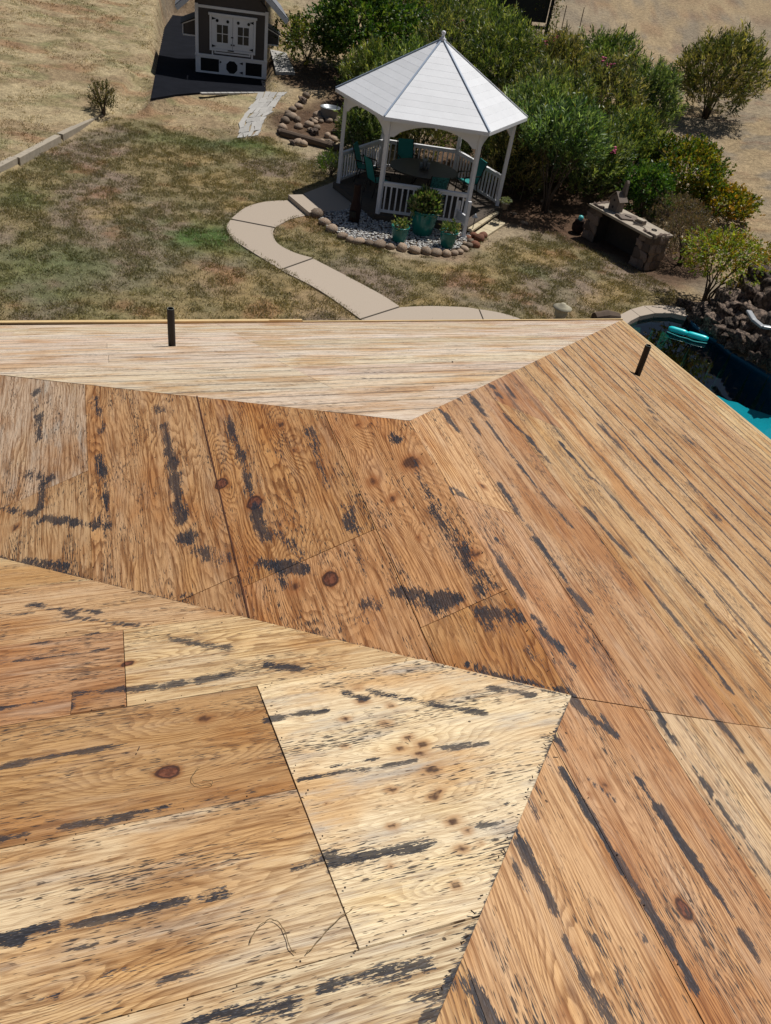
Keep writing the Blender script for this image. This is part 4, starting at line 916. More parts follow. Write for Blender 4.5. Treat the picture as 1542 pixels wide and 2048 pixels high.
# roof: six slopes of lapped boards
roofg = MB(); apex = gp(0, 0, AZ-.02)
roofg.add([apex-zz*.03]+[gp(60*k, ER-.04, EZ-.02) for k in range(6)], [(0, k+1, (k+1) % 6+1) for k in range(6)]+[(6, 5, 4, 3, 2, 1)])
rg = roofg.build('roof', M['roofwhite'], gz)
NB = 13
for k in range(6):
    A_ = gp(60*k, ER, EZ); B_ = gp(60*k+60, ER, EZ); ap = gp(0, 0, AZ); nrm = np.cross(B_-A_, ap-A_); nrm /= np.linalg.norm(nrm)
    for j in range(NB):
        t0, t1 = j/NB, min((j+1.12)/NB, .999); q = [A_+(ap-A_)*t0, B_+(ap-B_)*t0, B_+(ap-B_)*t1, A_+(ap-A_)*t1]
        q = [q[0]+nrm*.0035, q[1]+nrm*.0035, q[2]+nrm*.0015, q[3]+nrm*.0015]; mb = MB(); mb.plate(q, nrm, .006); mb.build('roof_board', M['roofwhite'], rg)
    mb = MB(); mb.beam(A_+nrm*.02+zz*.012, ap+zz*.03, .045, .022); mb.build('ridge_cap', M['ridge'] if k in (4, 5, 3, 2) else M['white'], rg)
    mb = MB(); mb.beam(A_-zz*.04, B_-zz*.04, .025, .09); mb.build('fascia_board', M['white'], rg)
    mid = (A_+B_)/2; inn = gp(60*k+30, 1.9, EZ+.1); mb = MB(); mb.beam(mid-zz*.11, inn-zz*.0, .05, .08); mb.build('rafter_tail', M['white'], rg)
mb = MB(); mb.lathe([(.09, -.04), (.10, .02), (.05, .05), (.04, .12), (.065, .15), (.055, .19), (.01, .21)], gp(0, 0, AZ), 12); mb.build('finial', M['white'], rg, smooth=True)
# ------------------------------------------------------------------ furniture under the roof
ftab = thing('patio_table', 'dark round patio table in the shade of the gazebo', 'table', gp(0, 0, 0)+np.array([.05, .1, 0]))
tcn = gp(0, 0, 0)+np.array([.05, .1, 0])
mb = MB(); mb.lathe([(1.03, .70), (1.05, .715), (1.05, .735), (1.03, .745)], tcn, 32); mb.build('table_top', M['tabletop'], ftab)
for k in range(4):
    a = k*math.pi/2+.6; mb = MB(); mb.tube([tcn+np.array([math.cos(a)*.3, math.sin(a)*.3, .7]), tcn+np.array([math.cos(a)*.35, math.sin(a)*.35, .35]), tcn+np.array([math.cos(a)*.62, math.sin(a)*.62, .0])], .02, 8); mb.build('leg', M['darkmetal'], ftab)
def chair_proto():
    t = thing('patio_chair', 'x', 'chair', (0, 0, 0), 'teal sling chairs round the patio table')
    def prt(nm_, m_, fn, bev=0): mb = MB(); fn(mb); return mb.build(nm_, M[m_], t, bevel=bev)
    # seat facing +x
    def seat(mb):
        pts = [(.26, .43), (.20, .415), (.0, .40), (-.20, .42)]
        mb.add([(x, s*.25, z+dz) for x, z in pts for s in (-1, 1) for dz in (0, .02)], [(i*4+a, i*4+b, i*4+4+b, i*4+4+a) for i in range(3) for a, b in ((1, 3), (2, 0), (0, 1), (3, 2))]+[(0, 2, 3, 1), (12, 13, 15, 14)])
    def back(mb):
        pts = [(-.20, .42), (-.26, .60), (-.33, .82), (-.42, 1.06)]
        mb.add([(x+dx_, s*.25, z) for x, z in pts for s in (-1, 1) for dx_ in (0, .02)], [(i*4+a, i*4+b, i*4+4+b, i*4+4+a) for i in range(3) for a, b in ((1, 3), (2, 0), (0, 1), (3, 2))]+[(0, 2, 3, 1), (12, 13, 15, 14)])
    prt('seat', 'tealfab', seat); prt('backrest', 'tealfab', back)
    for s in (-1, 1):
        prt('side_frame', 'darkmetal', lambda mb: mb.tube([(-.43, s*.27, 1.08), (-.33, s*.27, .82), (-.20, s*.27, .42), (.27, s*.27, .43), (.30, s*.27, .40)], .016, 6))
        prt('armrest', 'darkmetal', lambda mb: mb.tube([(-.30, s*.29, .66), (.0, s*.30, .64), (.22, s*.29, .62), (.27, s*.28, .56), (.25, s*.27, .43)], .018, 6))
        prt('leg', 'darkmetal', lambda mb: mb.tube([(.24, s*.27, .43), (.26, s*.27, .0)], .016, 6)); prt('leg', 'darkmetal', lambda mb: mb.tube([(-.18, s*.27, .43), (-.28, s*.27, .0)], .016, 6))
    return t
def copy_tree(o, parent=None):
    c = o.copy(); C.objects.link(c); c.parent = parent
    for ch in [q for q in bpy.data.objects if q.parent == o]: copy_tree(ch, c)
    return c
ch0 = chair_proto()
CH = [(105, 1.52, 'teal chair on the far side of the patio table, back against the rail', None), (205, 1.45, 'teal chair at the left of the patio table behind the front post', None), (285, 1.35, 'chair with a teal lattice-pattern back, nearest the front rail', 'tealpat'), (20, 1.62, 'teal chair at the right of the table catching the sun on its seat', None), (165, 1.75, 'teal chair in deepest shade beside the left rail', None)]
protos = [ch0]+[copy_tree(ch0) for _ in CH[1:]]
for t, (a, r, lab, pat) in zip(protos, CH):
    p = gp(a, r, 0); t.location = Vector(p); d = tcn-p; t.rotation_euler = (0, 0, math.atan2(d[1], d[0])); t['label'] = lab
    if pat:
        for q in [q for q in bpy.data.objects if q.parent == t and q.name.startswith(('backrest', 'seat.')) or q.parent == t and q.name == 'seat']:
            q.data = q.data.copy(); q.data.materials.clear(); q.data.materials.append(M[pat])
vs3 = thing('glass_vase', 'clear glass vase and tumblers grouped on the patio table', 'vase', tcn+zz*.745)
for dx_, dy_, s in ((0, 0, 1.4), (.12, -.05, 1.0), (-.1, -.08, .9)):
    mb = MB(); mb.lathe([(.03*s, 0), (.05*s, .08*s), (.04*s, .16*s), (.055*s, .2*s)], tcn+np.array([dx_, dy_, .746]), 12); mb.build('glass', M['galv'], vs3, smooth=True)
# steps
mb = MB(); mb.prism([on_z(x, y, .16)[:2] for x, y in [(576, 389), (606, 388.5), (650, 421), (618, 424.5)]], 0.03, .16)
o = mb.build('concrete_step', M['concrete'], None, bevel=.01); props(o, 'single pale concrete step at the end of the curved path, before the gazebo', 'step')
mb = MB(); mb.prism([on_z(x, y, .02)[:2] for x, y in [(607, 387), (672, 362), (760, 428), (652, 426)]], -.05, .02); props(mb.build('paving', M['concrete']), kind='structure')
st = thing('wooden_steps', 'two pale boards stepping down from the right side of the gazebo', 'steps', on_z(980, 455, 0))
for poly, z in (([(924, 453), (984, 417.5), (999, 424), (944, 461)], .15), ([(949, 466), (990, 436), (1012, 446), (972, 472)], .07)):
    P2 = [on_z(x, y, z)[:2] for x, y in poly]
    for k in range(3):
        f0, f1 = k/3+.004, (k+1)/3-.004; a0 = P2[0]+(P2[1]-P2[0])*f0; a1 = P2[0]+(P2[1]-P2[0])*f1; b0 = P2[3]+(P2[2]-P2[3])*f0; b1 = P2[3]+(P2[2]-P2[3])*f1
        mb = MB(); mb.prism([a0, a1, b1, b0], z-.06, z); mb.build('tread_board', simple('pale_tread', (.50, .42, .28), .8, 8, .25, .3, .004) if k == 0 and z > .1 else bpy.data.materials['pale_tread'], st, bevel=.004)
# ------------------------------------------------------------------ gravel bed with its stone border
z2 = lambda x, y: (540+x*.3632, 40+y*.3632)
bed_px = [z2(*q) for q in [(300, 1065), (240, 1075), (300, 1140), (380, 1190), (470, 1225), (560, 1245), (700, 1260), (850, 1275), (960, 1280), (1040, 1262), (1085, 1220), (1110, 1180), (1090, 1130), (1000, 1110), (700, 1090), (580, 1060), (450, 1000), (430, 1050)]]
bed = [tuple(on_z(x, y)[:2]) for x, y in bed_px]
mb = MB(); mb.prism(bed, -.04, .022); props(mb.build('bed_soil', M['dirtdark']), kind='structure')
def rock_mesh(name, sd, sub=2, rough=.22, flat=1.0, mat=None):
    import bmesh
    bm = bmesh.new(); bmesh.ops.create_icosphere(bm, subdivisions=sub, radius=1)
    for v in bm.verts:
        p = np.array(v.co); n = fbm(p[0]*1.3+sd*7.7+5, p[1]*1.3+p[2]*1.9+sd, sd, 3)-.5; n2 = vnoise(p[0]*3+sd, p[2]*3+p[1]*2, sd+5)-.5
        q_ = np.sign(p)*np.abs(p)**(1-.35*min(1, rough*2)); q_ = q_/max(np.abs(q_).max(), .6)*.9 if rough > .5 else p; v.co = Vector(q_*(1+rough*2*n+rough*.6*n2)); v.co.z *= flat
    me = bpy.data.meshes.new(name); bm.to_mesh(me); bm.free(); 
    me.polygons.foreach_set('use_smooth', [sub > 1]*len(me.polygons))
    if mat: me.materials.append(mat)
    return me
g0 = [rock_mesh('g', 200+i, 1, .25) for i in range(6)]
gv = [np.array([v.co for v in m_.vertices]) for m_ in g0]; gf = [np.array([p.vertices[:] for p in m_.polygons]) for m_ in g0]
def scatter_stones(name, pts, sizes, cols, mat, label=None):
    VV, FF, CC = [], [], []; b = 0
    for i, (p, s) in enumerate(zip(pts, sizes)):
        k = i % 6; a = rng.uniform(0, 6.28); v = gv[k]*np.array([s*rng.uniform(.7, 1.3), s*rng.uniform(.7, 1.2), s*.6]); ca, sa = math.cos(a), math.sin(a)
        v = v@np.array([[ca, sa, 0], [-sa, ca, 0], [0, 0, 1]])+p; VV.append(v); FF.append(gf[k]+b); CC.append(np.repeat(cols[i:i+1], len(v), 0)); b += len(v)
    me = np_mesh(name, np.concatenate(VV), np.concatenate(FF), np.concatenate(CC)); me.materials.append(mat); return link(name, me)
bb = np.array(bed); lo, hi = bb.min(0), bb.max(0); q = rng.uniform(lo, hi, (14000, 2)); q = q[inpoly(q[:, 0], q[:, 1], bed)][:3600]
gc_ = np.array([(.62, .61, .58), (.5, .49, .47), (.34, .33, .33), (.66, .62, .54)])[rng.integers(0, 4, len(q))]*rng.uniform(.7, 1.1, (len(q), 1))
props(scatter_stones('white_gravel', np.column_stack([q, rng.uniform(.02, .06, len(q))]), rng.uniform(.02, .042, len(q)), gc_, M['gravel']), 'white and grey gravel filling the bed before the gazebo', 'gravel', kind='stuff')
RK = [rock_mesh('boulder_shape', i, 2, .20) for i in range(5)]
RVm = [m_.copy() for m_ in RK]; [m_.materials.append(M['river']) for m_ in RVm]
RRm = [m_.copy() for m_ in RK[:3]]; [m_.materials.append(M['redrock']) for m_ in RRm]
LKm = [rock_mesh('lava_shape', 40+i, 3, .75, mat=M['rock']) for i in range(6)]
for m_ in RK: bpy.data.meshes.remove(m_)
def rocks(parent, L, meshes, name='stone', conv=None, z0=0.0, flat=.75):
    off = np.array(root_of(parent))
    for i, r in enumerate(L):
        x, y, rp = r[:3]; z = r[3] if len(r) > 3 else z0
        p = on_z(x, y, z) if z is not None else at(x, y); d = float((p-CAM)@nFW)/FPX; s = rp*d
        o = link(name, meshes[i % len(meshes)], parent); o.location = Vector(p-off+zz*s*flat*.45); o.scale = (s*random.uniform(.85, 1.15), s*random.uniform(.85, 1.15), s*flat*random.uniform(.9, 1.15)); o.rotation_euler = (random.uniform(-.2, .2), random.uniform(-.2, .2), random.uniform(0, 6.28))
bd = thing('stone_border', 'curved border of rounded brown stones round the gravel bed', 'stone edging', on_z(800, 500, 0))
zb = lambda L: [(*z2(x, y), r*.3632) for x, y, r in L]
rocks(bd, zb([(258, 1085, 42), (300, 1128, 36), (340, 1165, 36), (398, 1200, 30), (440, 1220, 26), (488, 1232, 33), (545, 1240, 26), (602, 1250, 36), (660, 1258, 26), (725, 1268, 34), (795, 1280, 34), (858, 1285, 32), (915, 1292, 32), (970, 1296, 29), (1012, 1292, 24), (1044, 1284, 22), (1070, 1268, 24), (1094, 1248, 22), (1072, 1238, 18), (1105, 1225, 20)]), RVm)
rocks(bd, zb([(1128, 1248, 28), (1152, 1212, 32), (1172, 1195, 26), (1120, 1195, 24), (1092, 1205, 20)]), RRm)
# pots
def pot(label, px, py, r, h, n, grp=None, L=.12):
    b = on_z(px, py, .03); t = thing('teal_planter', label, 'planter', b, grp)
    mb = MB(); mb.lathe([(.66*r, 0), (.72*r, .05*h), (.90*r, .45*h), (1.0*r, .85*h), (1.0*r, .93*h), (1.08*r, .94*h), (1.08*r, h), (.96*r, h), (.93*r, .88*h)], b, 28); mb.build('pot', M['teal'], t, smooth=True)
    mb = MB(); mb.lathe([(.93*r, .86*h), (.5*r, .90*h), (.01, .92*h)], b, 20); mb.build('soil', M['dirtdark'], t)
    c = b+zz*(h*1.0); P_, d = crown_pts(n//6, c+zz*L*.45, (r*.95, r*.9, L*1.15), 1.0, .1, int(px)); P_[:, 2] = np.maximum(P_[:, 2], c[2]-.02)
    dirs = d*.5+np.array([0, 0, .8]); PP = np.repeat(P_, 6, 0); DD = np.repeat(dirs, 6, 0)+rng.normal(size=(len(PP), 3))*.6; pa = np.array(PAL['pot'])
    col = pa[rng.integers(0, 4, len(PP))]*rng.uniform(.7, 1.3, (len(PP), 1)); V, F, cc_ = leaf_arr(PP, DD, L*rng.uniform(.5, .9, len(PP)), L*.28, col)
    me = np_mesh('foliage', V-b, F, cc_); me.materials.append(M['leaf']); link('foliage', me, t)
pot('large teal glazed planter with a spreading green plant before the rail', 843, 468, .37, .68, 1500, L=.26)
pot('small teal planter left of the big one, low green plant', 797, 483, .235, .42, 400, L=.12)
pot('small teal planter right of the big one by the white post stand', 893, 494, .235, .44, 400, L=.13)
# white stand, rust figure, hook, path light, bird bath
st = thing('white_stand', 'low white wooden H-shaped stand at the front right gazebo post', 'stand', on_z(*z2(1040, 1175), 0))
A_ = on_z(*z2(1014, 1150), .0); B_ = on_z(*z2(1062, 1202), .0); d = B_-A_; dn = d/np.linalg.norm(d)
for p, h in ((A_, .80), (B_, 1.02)): mb = MB(); mb.beam(p, p+zz*h, .10, .07, dn); mb.build('upright', M['white'], st, bevel=.006)
mb = MB(); mb.beam(A_+zz*.44, B_+zz*.50, .06, .22); mb.build('cross_board', M['white'], st, bevel=.006)
b = on_z(*z2(462, 1112), .03); t = thing('rust_chiminea', 'tall rusty dark iron chiminea standing in the shaded gravel', 'chiminea', b)
mb = MB(); mb.lathe([(.14, 0), (.15, .10), (.155, .34), (.13, .50), (.10, .60), (.09, .98), (.11, 1.0), (.10, 1.03)], b, 16); mb.build('body', M['rust'], t, smooth=True)
mb = MB(); mb.box(b+np.array([-.03, -.19, .26]), (.16, .06, .16)); mb.build('fire_mouth', M['black'], t)
b = on_z(*z2(495, 1085), .0); mb = MB(); mb.tube([b, b+zz*.9, b+zz*1.05+np.array([.06, 0, 0]), b+zz*1.02+np.array([.16, 0, 0]), b+zz*.92+np.array([.17, 0, 0])], .009, 6); props(mb.build('hook_stake', M['black']), 'thin black hooked garden stake beside the rusty chiminea', 'garden hook')
b = on_z(*z2(1110, 1178), .0); t = thing('path_light', 'small path light on a black stake between gravel bed and wooden steps', 'path light', b)
mb = MB(); mb.tube([b, b+zz*.48], .012, 6); mb.build('stake', M['black'], t); mb = MB(); mb.lathe([(.085, .47), (.09, .48), (.03, .54), (.01, .58)], b, 14); mb.build('lamp_shade', M['galv'], t, smooth=True)
b = at(704, 286); t = thing('bird_bath', 'turquoise glass bird bath bowl on a thin stake left of the gazebo', 'bird bath', b)
mb = MB(); mb.tube([b, b+zz*.78], .014, 6); mb.build('stake', M['darkmetal'], t); mb = MB(); mb.lathe([(.02, .76), (.12, .80), (.16, .86), (.15, .86), (.03, .80)], b, 18); mb.build('bowl', M['cyanlt'], t, smooth=True)
b = at(659, 236); t = thing('metal_tub', 'galvanised metal tub with dark water behind the left gazebo post', 'tub', b)
mb = MB(); mb.lathe([(.32, 0), (.34, .03), (.36, .34), (.375, .35), (.375, .37), (.35, .37), (.34, .31)], b, 28); mb.build('tub_body', M['galv'], t, smooth=True)
mb = MB(); mb.lathe([(.345, .30), (.01, .302)], b, 28); mb.build('water_surface', M['glass'], t)
# plant stand right side
b = gp(335, 2.75, -.2); t = thing('wire_planter', 'small wire planter stand with a pale trailing plant at the right rail', 'planter', b)
for k in range(3): a = k*2.1; mb = MB(); mb.tube([b+np.array([math.cos(a)*.14, math.sin(a)*.14, 0]), b+np.array([math.cos(a)*.10, math.sin(a)*.10, .55])], .01, 5); mb.build('leg', M['black'], t)
mb = MB(); mb.lathe([(.09, .50), (.14, .66), (.15, .67)], b, 14); mb.build('pot', M['tabletop'], t)
P_, d_ = crown_pts(40, b+zz*.72, (.16, .16, .08), .3, .2, 5); V, F, c_ = leaf_arr(np.repeat(P_, 6, 0), np.repeat(d_, 6, 0)+rng.normal(size=(240, 3))*.5, .07, .03, np.tile([(.25, .28, .18)], (240, 1))); me = np_mesh('foliage', V-b, F, c_); me.materials.append(M['leaf']); link('foliage', me, t)
# ------------------------------------------------------------------ timber edgings
ed = thing('timber_edging', 'line of grey sleepers holding the bank at the left edge of the lawn', 'edging', on_z(100, 300, 0))
segs = [((-90, 400), (38, 331)), ((41, 332), (124, 286)), ((127, 284), (201, 246)), ((203, 248), (234, 231))]
for i, (a, b) in enumerate(segs):
    A_ = on_z(*a); B_ = on_z(*b); mb = MB(); d = (B_-A_)/np.linalg.norm(B_-A_); n = np.cross(zz, d); mb.beam(A_+n*.10+zz*.10+d*.015, B_+n*.10+zz*.10-d*.015, .2, .24); mb.build('sleeper', simple('grey_sleeper', (.36, .31, .24), .9, 7, .35, .5, .008, vary=.1) if i == 0 else (M['barktimber'] if i == 3 else bpy.data.materials['grey_sleeper']), ed, bevel=.015)
A_ = at(563, 272); B_ = at(678, 303); mb = MB(); mb.tube([A_+zz*.1, (A_+B_)/2+zz*.10, B_+zz*.08], [.13, .125, .12], 10); props(mb.build('fallen_log', M['barktimber']), 'dark weathered log edging the rocky bed left of the gazebo', 'log')
bed2 = thing('rock_bed', 'loose brown and pale rocks heaped behind the log, left of the gazebo', 'rocks', at(620, 240))
rocks(bed2, [(random.uniform(575, 690), random.uniform(225, 292), random.uniform(4, 10), None) for _ in range(40)]+[(612, 195, 9, None), (605, 205, 8, None), (597, 216, 9, None), (585, 222, 9, None), (578, 232, 9, None), (570, 245, 10, None), (566, 258, 9, None), (562, 268, 8, None)], RVm+LKm[:1], 'stone')
# ------------------------------------------------------------------ stone counter
cb = [np.array([4.50, 24.30]), np.array([6.08, 22.22])]
ca_ = on_z(1164, 473)[:2]; cb_ = on_z(1282, 541)[:2]; d = (cb_-ca_)/np.linalg.norm(cb_-ca_); e = np.array([-d[1], d[0]]); e = e if e[1] > 0 else -e; LC = np.linalg.norm(cb_-ca_)
ct = thing('stone_counter', 'roofless stone outdoor counter with a pale slab top, deep in shade', 'stone counter', (*(ca_+cb_)/2, 0))
def cp(s, t, z): return np.array([*(ca_+d*s+e*t), z])
HC = .90; rzc = math.atan2(d[1], d[0])
for s0, s1 in ((0, .42), (LC-.5, LC)):
    mb = MB(); mb.box(cp((s0+s1)/2, .38, HC/2), (s1-s0-.06, .68, HC), rzc); pr_ = mb.build('pillar', M['mortar_shade'], ct)
    off = np.array(root_of(pr_))
    for face in ('f', 's'):
        nn_ = 3 if face == 's' else 2
        for iz in range(4):
            for k in range(nn_):
                z = .13+iz*.25; 
                if face == 'f': p = cp(s0+(s1-s0)*(k+.5+.12*(iz % 2))/nn_, .03, z)
                else: p = cp(s1 if s0 > 1 else s0, .10+.56*(k+.4+.2*(iz % 2))/nn_, z)
                o = link('stone', stw[(iz+k) % 3], pr_) if 'stw' in globals() else None
                if o is None:
                    stw = [rock_mesh('wall_stone', 70+i, 2, .52, mat=M['stonewall']) for i in range(3)]; o = link('stone', stw[0], pr_)
                o.location = Vector(p-off); sx_ = ((.15 if face == 'f' else .06)*random.uniform(.85, 1.1), (.06 if face == 'f' else .15)*random.uniform(.85, 1.1), .145*random.uniform(.8, 1.1)); o.scale = sx_; o.rotation_euler = (0, random.uniform(-.2, .2), rzc)
mb = MB(); mb.box(cp(LC/2, .62, HC/2), (LC-.7, .12, HC), rzc); mb.build('back_panel', M['mortar_shade'], ct)
mb = MB(); q = [cp(-.06, -.06, 0), cp(LC*.5, -.09, 0), cp(LC-.02, -.10, 0), cp(LC+.05, .06, 0), cp(LC+.04, .78, 0), cp(LC*.4, .82, 0), cp(-.05, .80, 0)]
mb.prism([tuple(p[:2]) for p in q], HC+.002, HC+.075); mb.build('counter_slab', M['cap'], ct, bevel=.015)
tz = HC+.076
bh = thing('birdhouse', 'grey driftwood birdhouse with a tall chimney-like back, standing on the stone counter', 'birdhouse', cp(.62, .36, tz))
def bl(x, y, z): return cp(.62+x, .36+y, tz+z)
mb = MB(); 
pf = [(-.16, 0), (.16, 0), (.17, .34), (.0, .50), (-.17, .34)]
mb.add([bl(x, s, z) for s in (-.13, .13) for x, z in pf], [(0, 1, 2, 3, 4), (9, 8, 7, 6, 5)]+[(i, i+5, (i+1) % 5+5, (i+1) % 5) for i in range(5)]); mb.build('house_body', M['birdwood'], bh)
for s in (-1, 1):
    mb = MB(); a0, a1 = bl(s*.24, -.17, .30), bl(0, -.17, .54); nrm = np.cross(a1-a0, np.array([*e, 0])); nrm = nrm/np.linalg.norm(nrm); nrm = nrm if nrm[2] > 0 else -nrm
    mb.plate([a0, a1, bl(0, .17, .54), bl(s*.24, .17, .30)] if s > 0 else [a1, a0, bl(s*.24, .17, .30), bl(0, .17, .54)], nrm, .02); mb.build('roof_slat', M['birdwood'], bh)
mb = MB(); mb.add([bl(x, y, z) for z, hw in ((.0, .10), (.5, .085), (.80, .05), (.86, .02)) for x, y in ((-hw+.06, .06), (hw+.06, .06), (hw+.06, .15), (-hw+.06, .15))], [(i*4+a, i*4+(a+1) % 4, i*4+4+(a+1) % 4, i*4+4+a) for i in range(3) for a in range(4)]+[(12, 13, 14, 15)]); mb.build('tall_back_board', M['birdwood'], bh)
for z in (.31, .12): mb = MB(); c0 = bl(0, -.133, z); mb.tube([c0, c0-np.array([*e, 0])*.012], .032, 14); mb.build('entrance_hole', M['black'], bh)
dw = thing('driftwood', 'flat curling slab of grey driftwood lying on the stone counter', 'driftwood', cp(1.2, .3, tz))
mb = MB(); P5 = [(.95, .05), (1.12, .02), (1.22, -.02), (1.34, -.04), (1.40, .12), (1.52, .30), (1.46, .52), (1.28, .58), (1.10, .50), (.98, .36), (1.04, .2)]; mb.prism([tuple(cp(a, b, 0)[:2]) for a, b in P5], lambda x, y: tz+.002, lambda x, y: tz+.05+.02*math.sin(x*9)*math.cos(y*7)); mb.build('slab', M['birdwood'], dw, bevel=.01)
mb = MB(); mb.box(cp(1.24, .3, tz+.06), (.20, .06, .03), rzc+.3); mb.build('bark_ridge', M['birdwood'], dw)
bk = thing('stacked_slates', 'small stack of flat stones beside the driftwood on the counter', 'stones', cp(1.66, .36, tz))
for k in range(3): mb = MB(); mb.box(cp(1.66+.02*k, .36, tz+.025+.045*k), (.30-.03*k, .24-.02*k, .04), rzc+.1*k); mb.build('stone', M['cap'] if k != 1 else M['birdwood'], bk, bevel=.008)
tw_ = thing('twig', 'forked dry twig on the counter beside the stacked stones', 'twig', cp(1.85, .25, tz)); mb = MB(); mb.tube([cp(1.68, .08, tz+.015), cp(1.85, .2, tz+.02), cp(2.05, .22, tz+.012)], [.015, .012, .006], 6); mb.tube([cp(1.85, .2, tz+.02), cp(1.93, .33, tz+.02)], [.01, .005], 5); mb.build('branch', M['birdwood'], tw_)
c0 = cp(2.2, .42, tz); mb = MB(); mb.tube([c0+np.array([math.cos(a)*.07, math.sin(a)*.07, .014]) for a in np.linspace(0, 6.28, 17)], .012, 6, caps=False); props(mb.build('iron_ring', M['black']), 'black iron ring lying near the right end of the counter', 'ring')
b = on_z(1153, 466, 0); t = thing('clay_urn', 'dark clay urn with a turquoise ball on top, left of the stone counter', 'urn', b)
mb = MB(); mb.lathe([(.12, 0), (.19, .12), (.20, .25), (.13, .36), (.15, .40)], b, 18); mb.build('urn_body', M['rust'], t, smooth=True); mb = MB(); mb.lathe([(.02, .37), (.07, .41), (.085, .46), (.06, .52), (.01, .54)], b, 14); mb.build('glass_ball', M['cyanlt'], t, smooth=True)
# ------------------------------------------------------------------ SHED
sA = on_z(391.5, 143, PADZ); sB = on_z(532.5, 159, PADZ); sd = (sB-sA)[:2]; SW = np.linalg.norm(sd); sd = sd/SW; sn = np.array([-sd[1], sd[0]]); sn = sn if sn[1] > 0 else -sn   # sn points away from camera
def sp_(s, t, dpt, ):   # s along front 0..1, height metres, depth metres (negative = proud of the front)
    q = sA[:2]+sd*s*SW+sn*dpt; return np.array([q[0], q[1], PADZ+t])
hh_ = .3
for _ in range(800):
    rel = sp_(0, hh_, 0)-CAM
    if 1024-FPX*(rel@nCU)/(rel@nFW) <= 5: break
    hh_ += .005
SH = hh_; SD = 2.6
shd = thing('garden_shed', 'dark grey shed with white trim, double window doors and an octagon opening below', 'shed', sp_(.5, 0, SD/2))
rzs = math.atan2(sd[1], sd[0])
mb = MB(); mb.box(sp_(.5, -.18, SD/2), (SW, SD, .36), rzs); mb.build('base', M['shed'], shd)
mb = MB(); mb.box(sp_(.5, SH/2, SD/2), (SW, SD, SH-.002), rzs); mb.build('wall', M['shed'], shd)
PK = .50*SW
def face_box(name, s0, s1, t0, t1, mat, dep=.03, off=0., parent=None, bev=.004):
    mb = MB(); mb.box(sp_((s0+s1)/2, (t0+t1)/2*SH, -off-dep/2), ((s1-s0)*SW, dep, (t1-t0)*SH), rzs); return mb.build(name, M[mat], parent or shd, bevel=bev)
# gable
mb = MB(); mb.add([sp_(0, SH, -.0), sp_(1, SH, 0), sp_(.5, SH+PK, 0), sp_(0, SH, SD), sp_(1, SH, SD), sp_(.5, SH+PK, SD)], [(0, 1, 2), (5, 4, 3), (0, 2, 5, 3), (1, 4, 5, 2), (0, 3, 4, 1)]); mb.build('gable', M['shed'], shd)
for s in (-1, 1):
    e0 = sp_(.5+s*.74, SH-.12, -.7); e1 = sp_(.5, SH+PK+.25, -.7); b0 = sp_(.5+s*.74, SH-.12, SD+.4); b1 = sp_(.5, SH+PK+.25, SD+.4)
    nrm = np.cross(e1-e0, b0-e0); nrm /= np.linalg.norm(nrm); nrm = nrm if nrm[2] > 0 else -nrm
    q = [e0, e1, b1, b0]; mb = MB(); ar = np.cross(q[1]-q[0], q[2]-q[0])@nrm
    mb.plate([p+nrm*.02 for p in (q if ar > 0 else q[::-1])], nrm, .04); rf = mb.build('roof', M['shedroof'], shd)
    mb = MB(); mb.beam(e0-zz*.05-np.array([*sn, 0])*.015, e1-zz*.05-np.array([*sn, 0])*.015, .03, .16); mb.build('rake_board', M['shedrooflt'], rf)
    mb = MB(); mb.beam(e0-zz*.02, b0-zz*.02, .03, .12); mb.build('eave_board', M['shedrooflt'], rf)
    for k in range(9):   # shingle courses
        f = k/9; a = e0+(e1-e0)*f+nrm*.064; b_ = b0+(b1-b0)*f+nrm*.064; f2 = (k+1.1)/9; a2 = e0+(e1-e0)*min(f2, 1)+nrm*.061; b2 = b0+(b1-b0)*min(f2, 1)+nrm*.061
        mb = MB(); q = [a, a2, b2, b_]; ar = np.cross(q[1]-q[0], q[2]-q[0])@nrm; mb.plate(q if ar > 0 else q[::-1], nrm, .012); mb.build('shingle_course', M['shedroof'], rf)
face_box('trim', .0, .045, .28, 1.0, 'shedtrim'); face_box('trim', .955, 1.0, .28, 1.0, 'shedtrim'); face_box('trim', .045, .955, .945, .985, 'shedtrim')
face_box('trim', -.005, 1.005, .255, .285, 'shedtrim', .05)
# lower opened panels
fr_ = face_box('lower_frame', .0, .07, .0, .255, 'shedtrim', .03); face_box('lower_frame', .93, 1.0, .0, .255, 'shedtrim', .03); face_box('lower_frame', .07, .93, .0, .030, 'shedtrim', .028); face_box('lower_frame', .07, .93, .225, .255, 'shedtrim', .028); face_box('lower_frame', .325, .345, .03, .225, 'shedtrim', .028); face_box('lower_frame', .665, .70, .03, .225, 'shedtrim', .028)
face_box('mesh_panel', .07, .325, .03, .225, 'mesh', .012); face_box('mesh_panel', .70, .93, .03, .225, 'mesh', .012)
dr = face_box('lower_door', .345, .665, .03, .225, 'shedtrim', .034)
cx, ct_ = .505, .128; mb = MB(); ro = .098*SH/math.cos(math.pi/8)*.94
oc = [(math.cos(math.pi/8+k*math.pi/4)*ro, math.sin(math.pi/8+k*math.pi/4)*ro) for k in range(8)]
mb.add([sp_(cx+x/SW, ct_*SH+z, -.036) for x, z in oc]+[sp_(cx+x/SW, ct_*SH+z, -.05) for x, z in oc], [tuple(range(8))[::-1], tuple(range(8, 16))]+[(k, (k+1) % 8, 8+(k+1) % 8, 8+k) for k in range(8)]); mb.build('octagon_mesh', M['mesh'], dr)
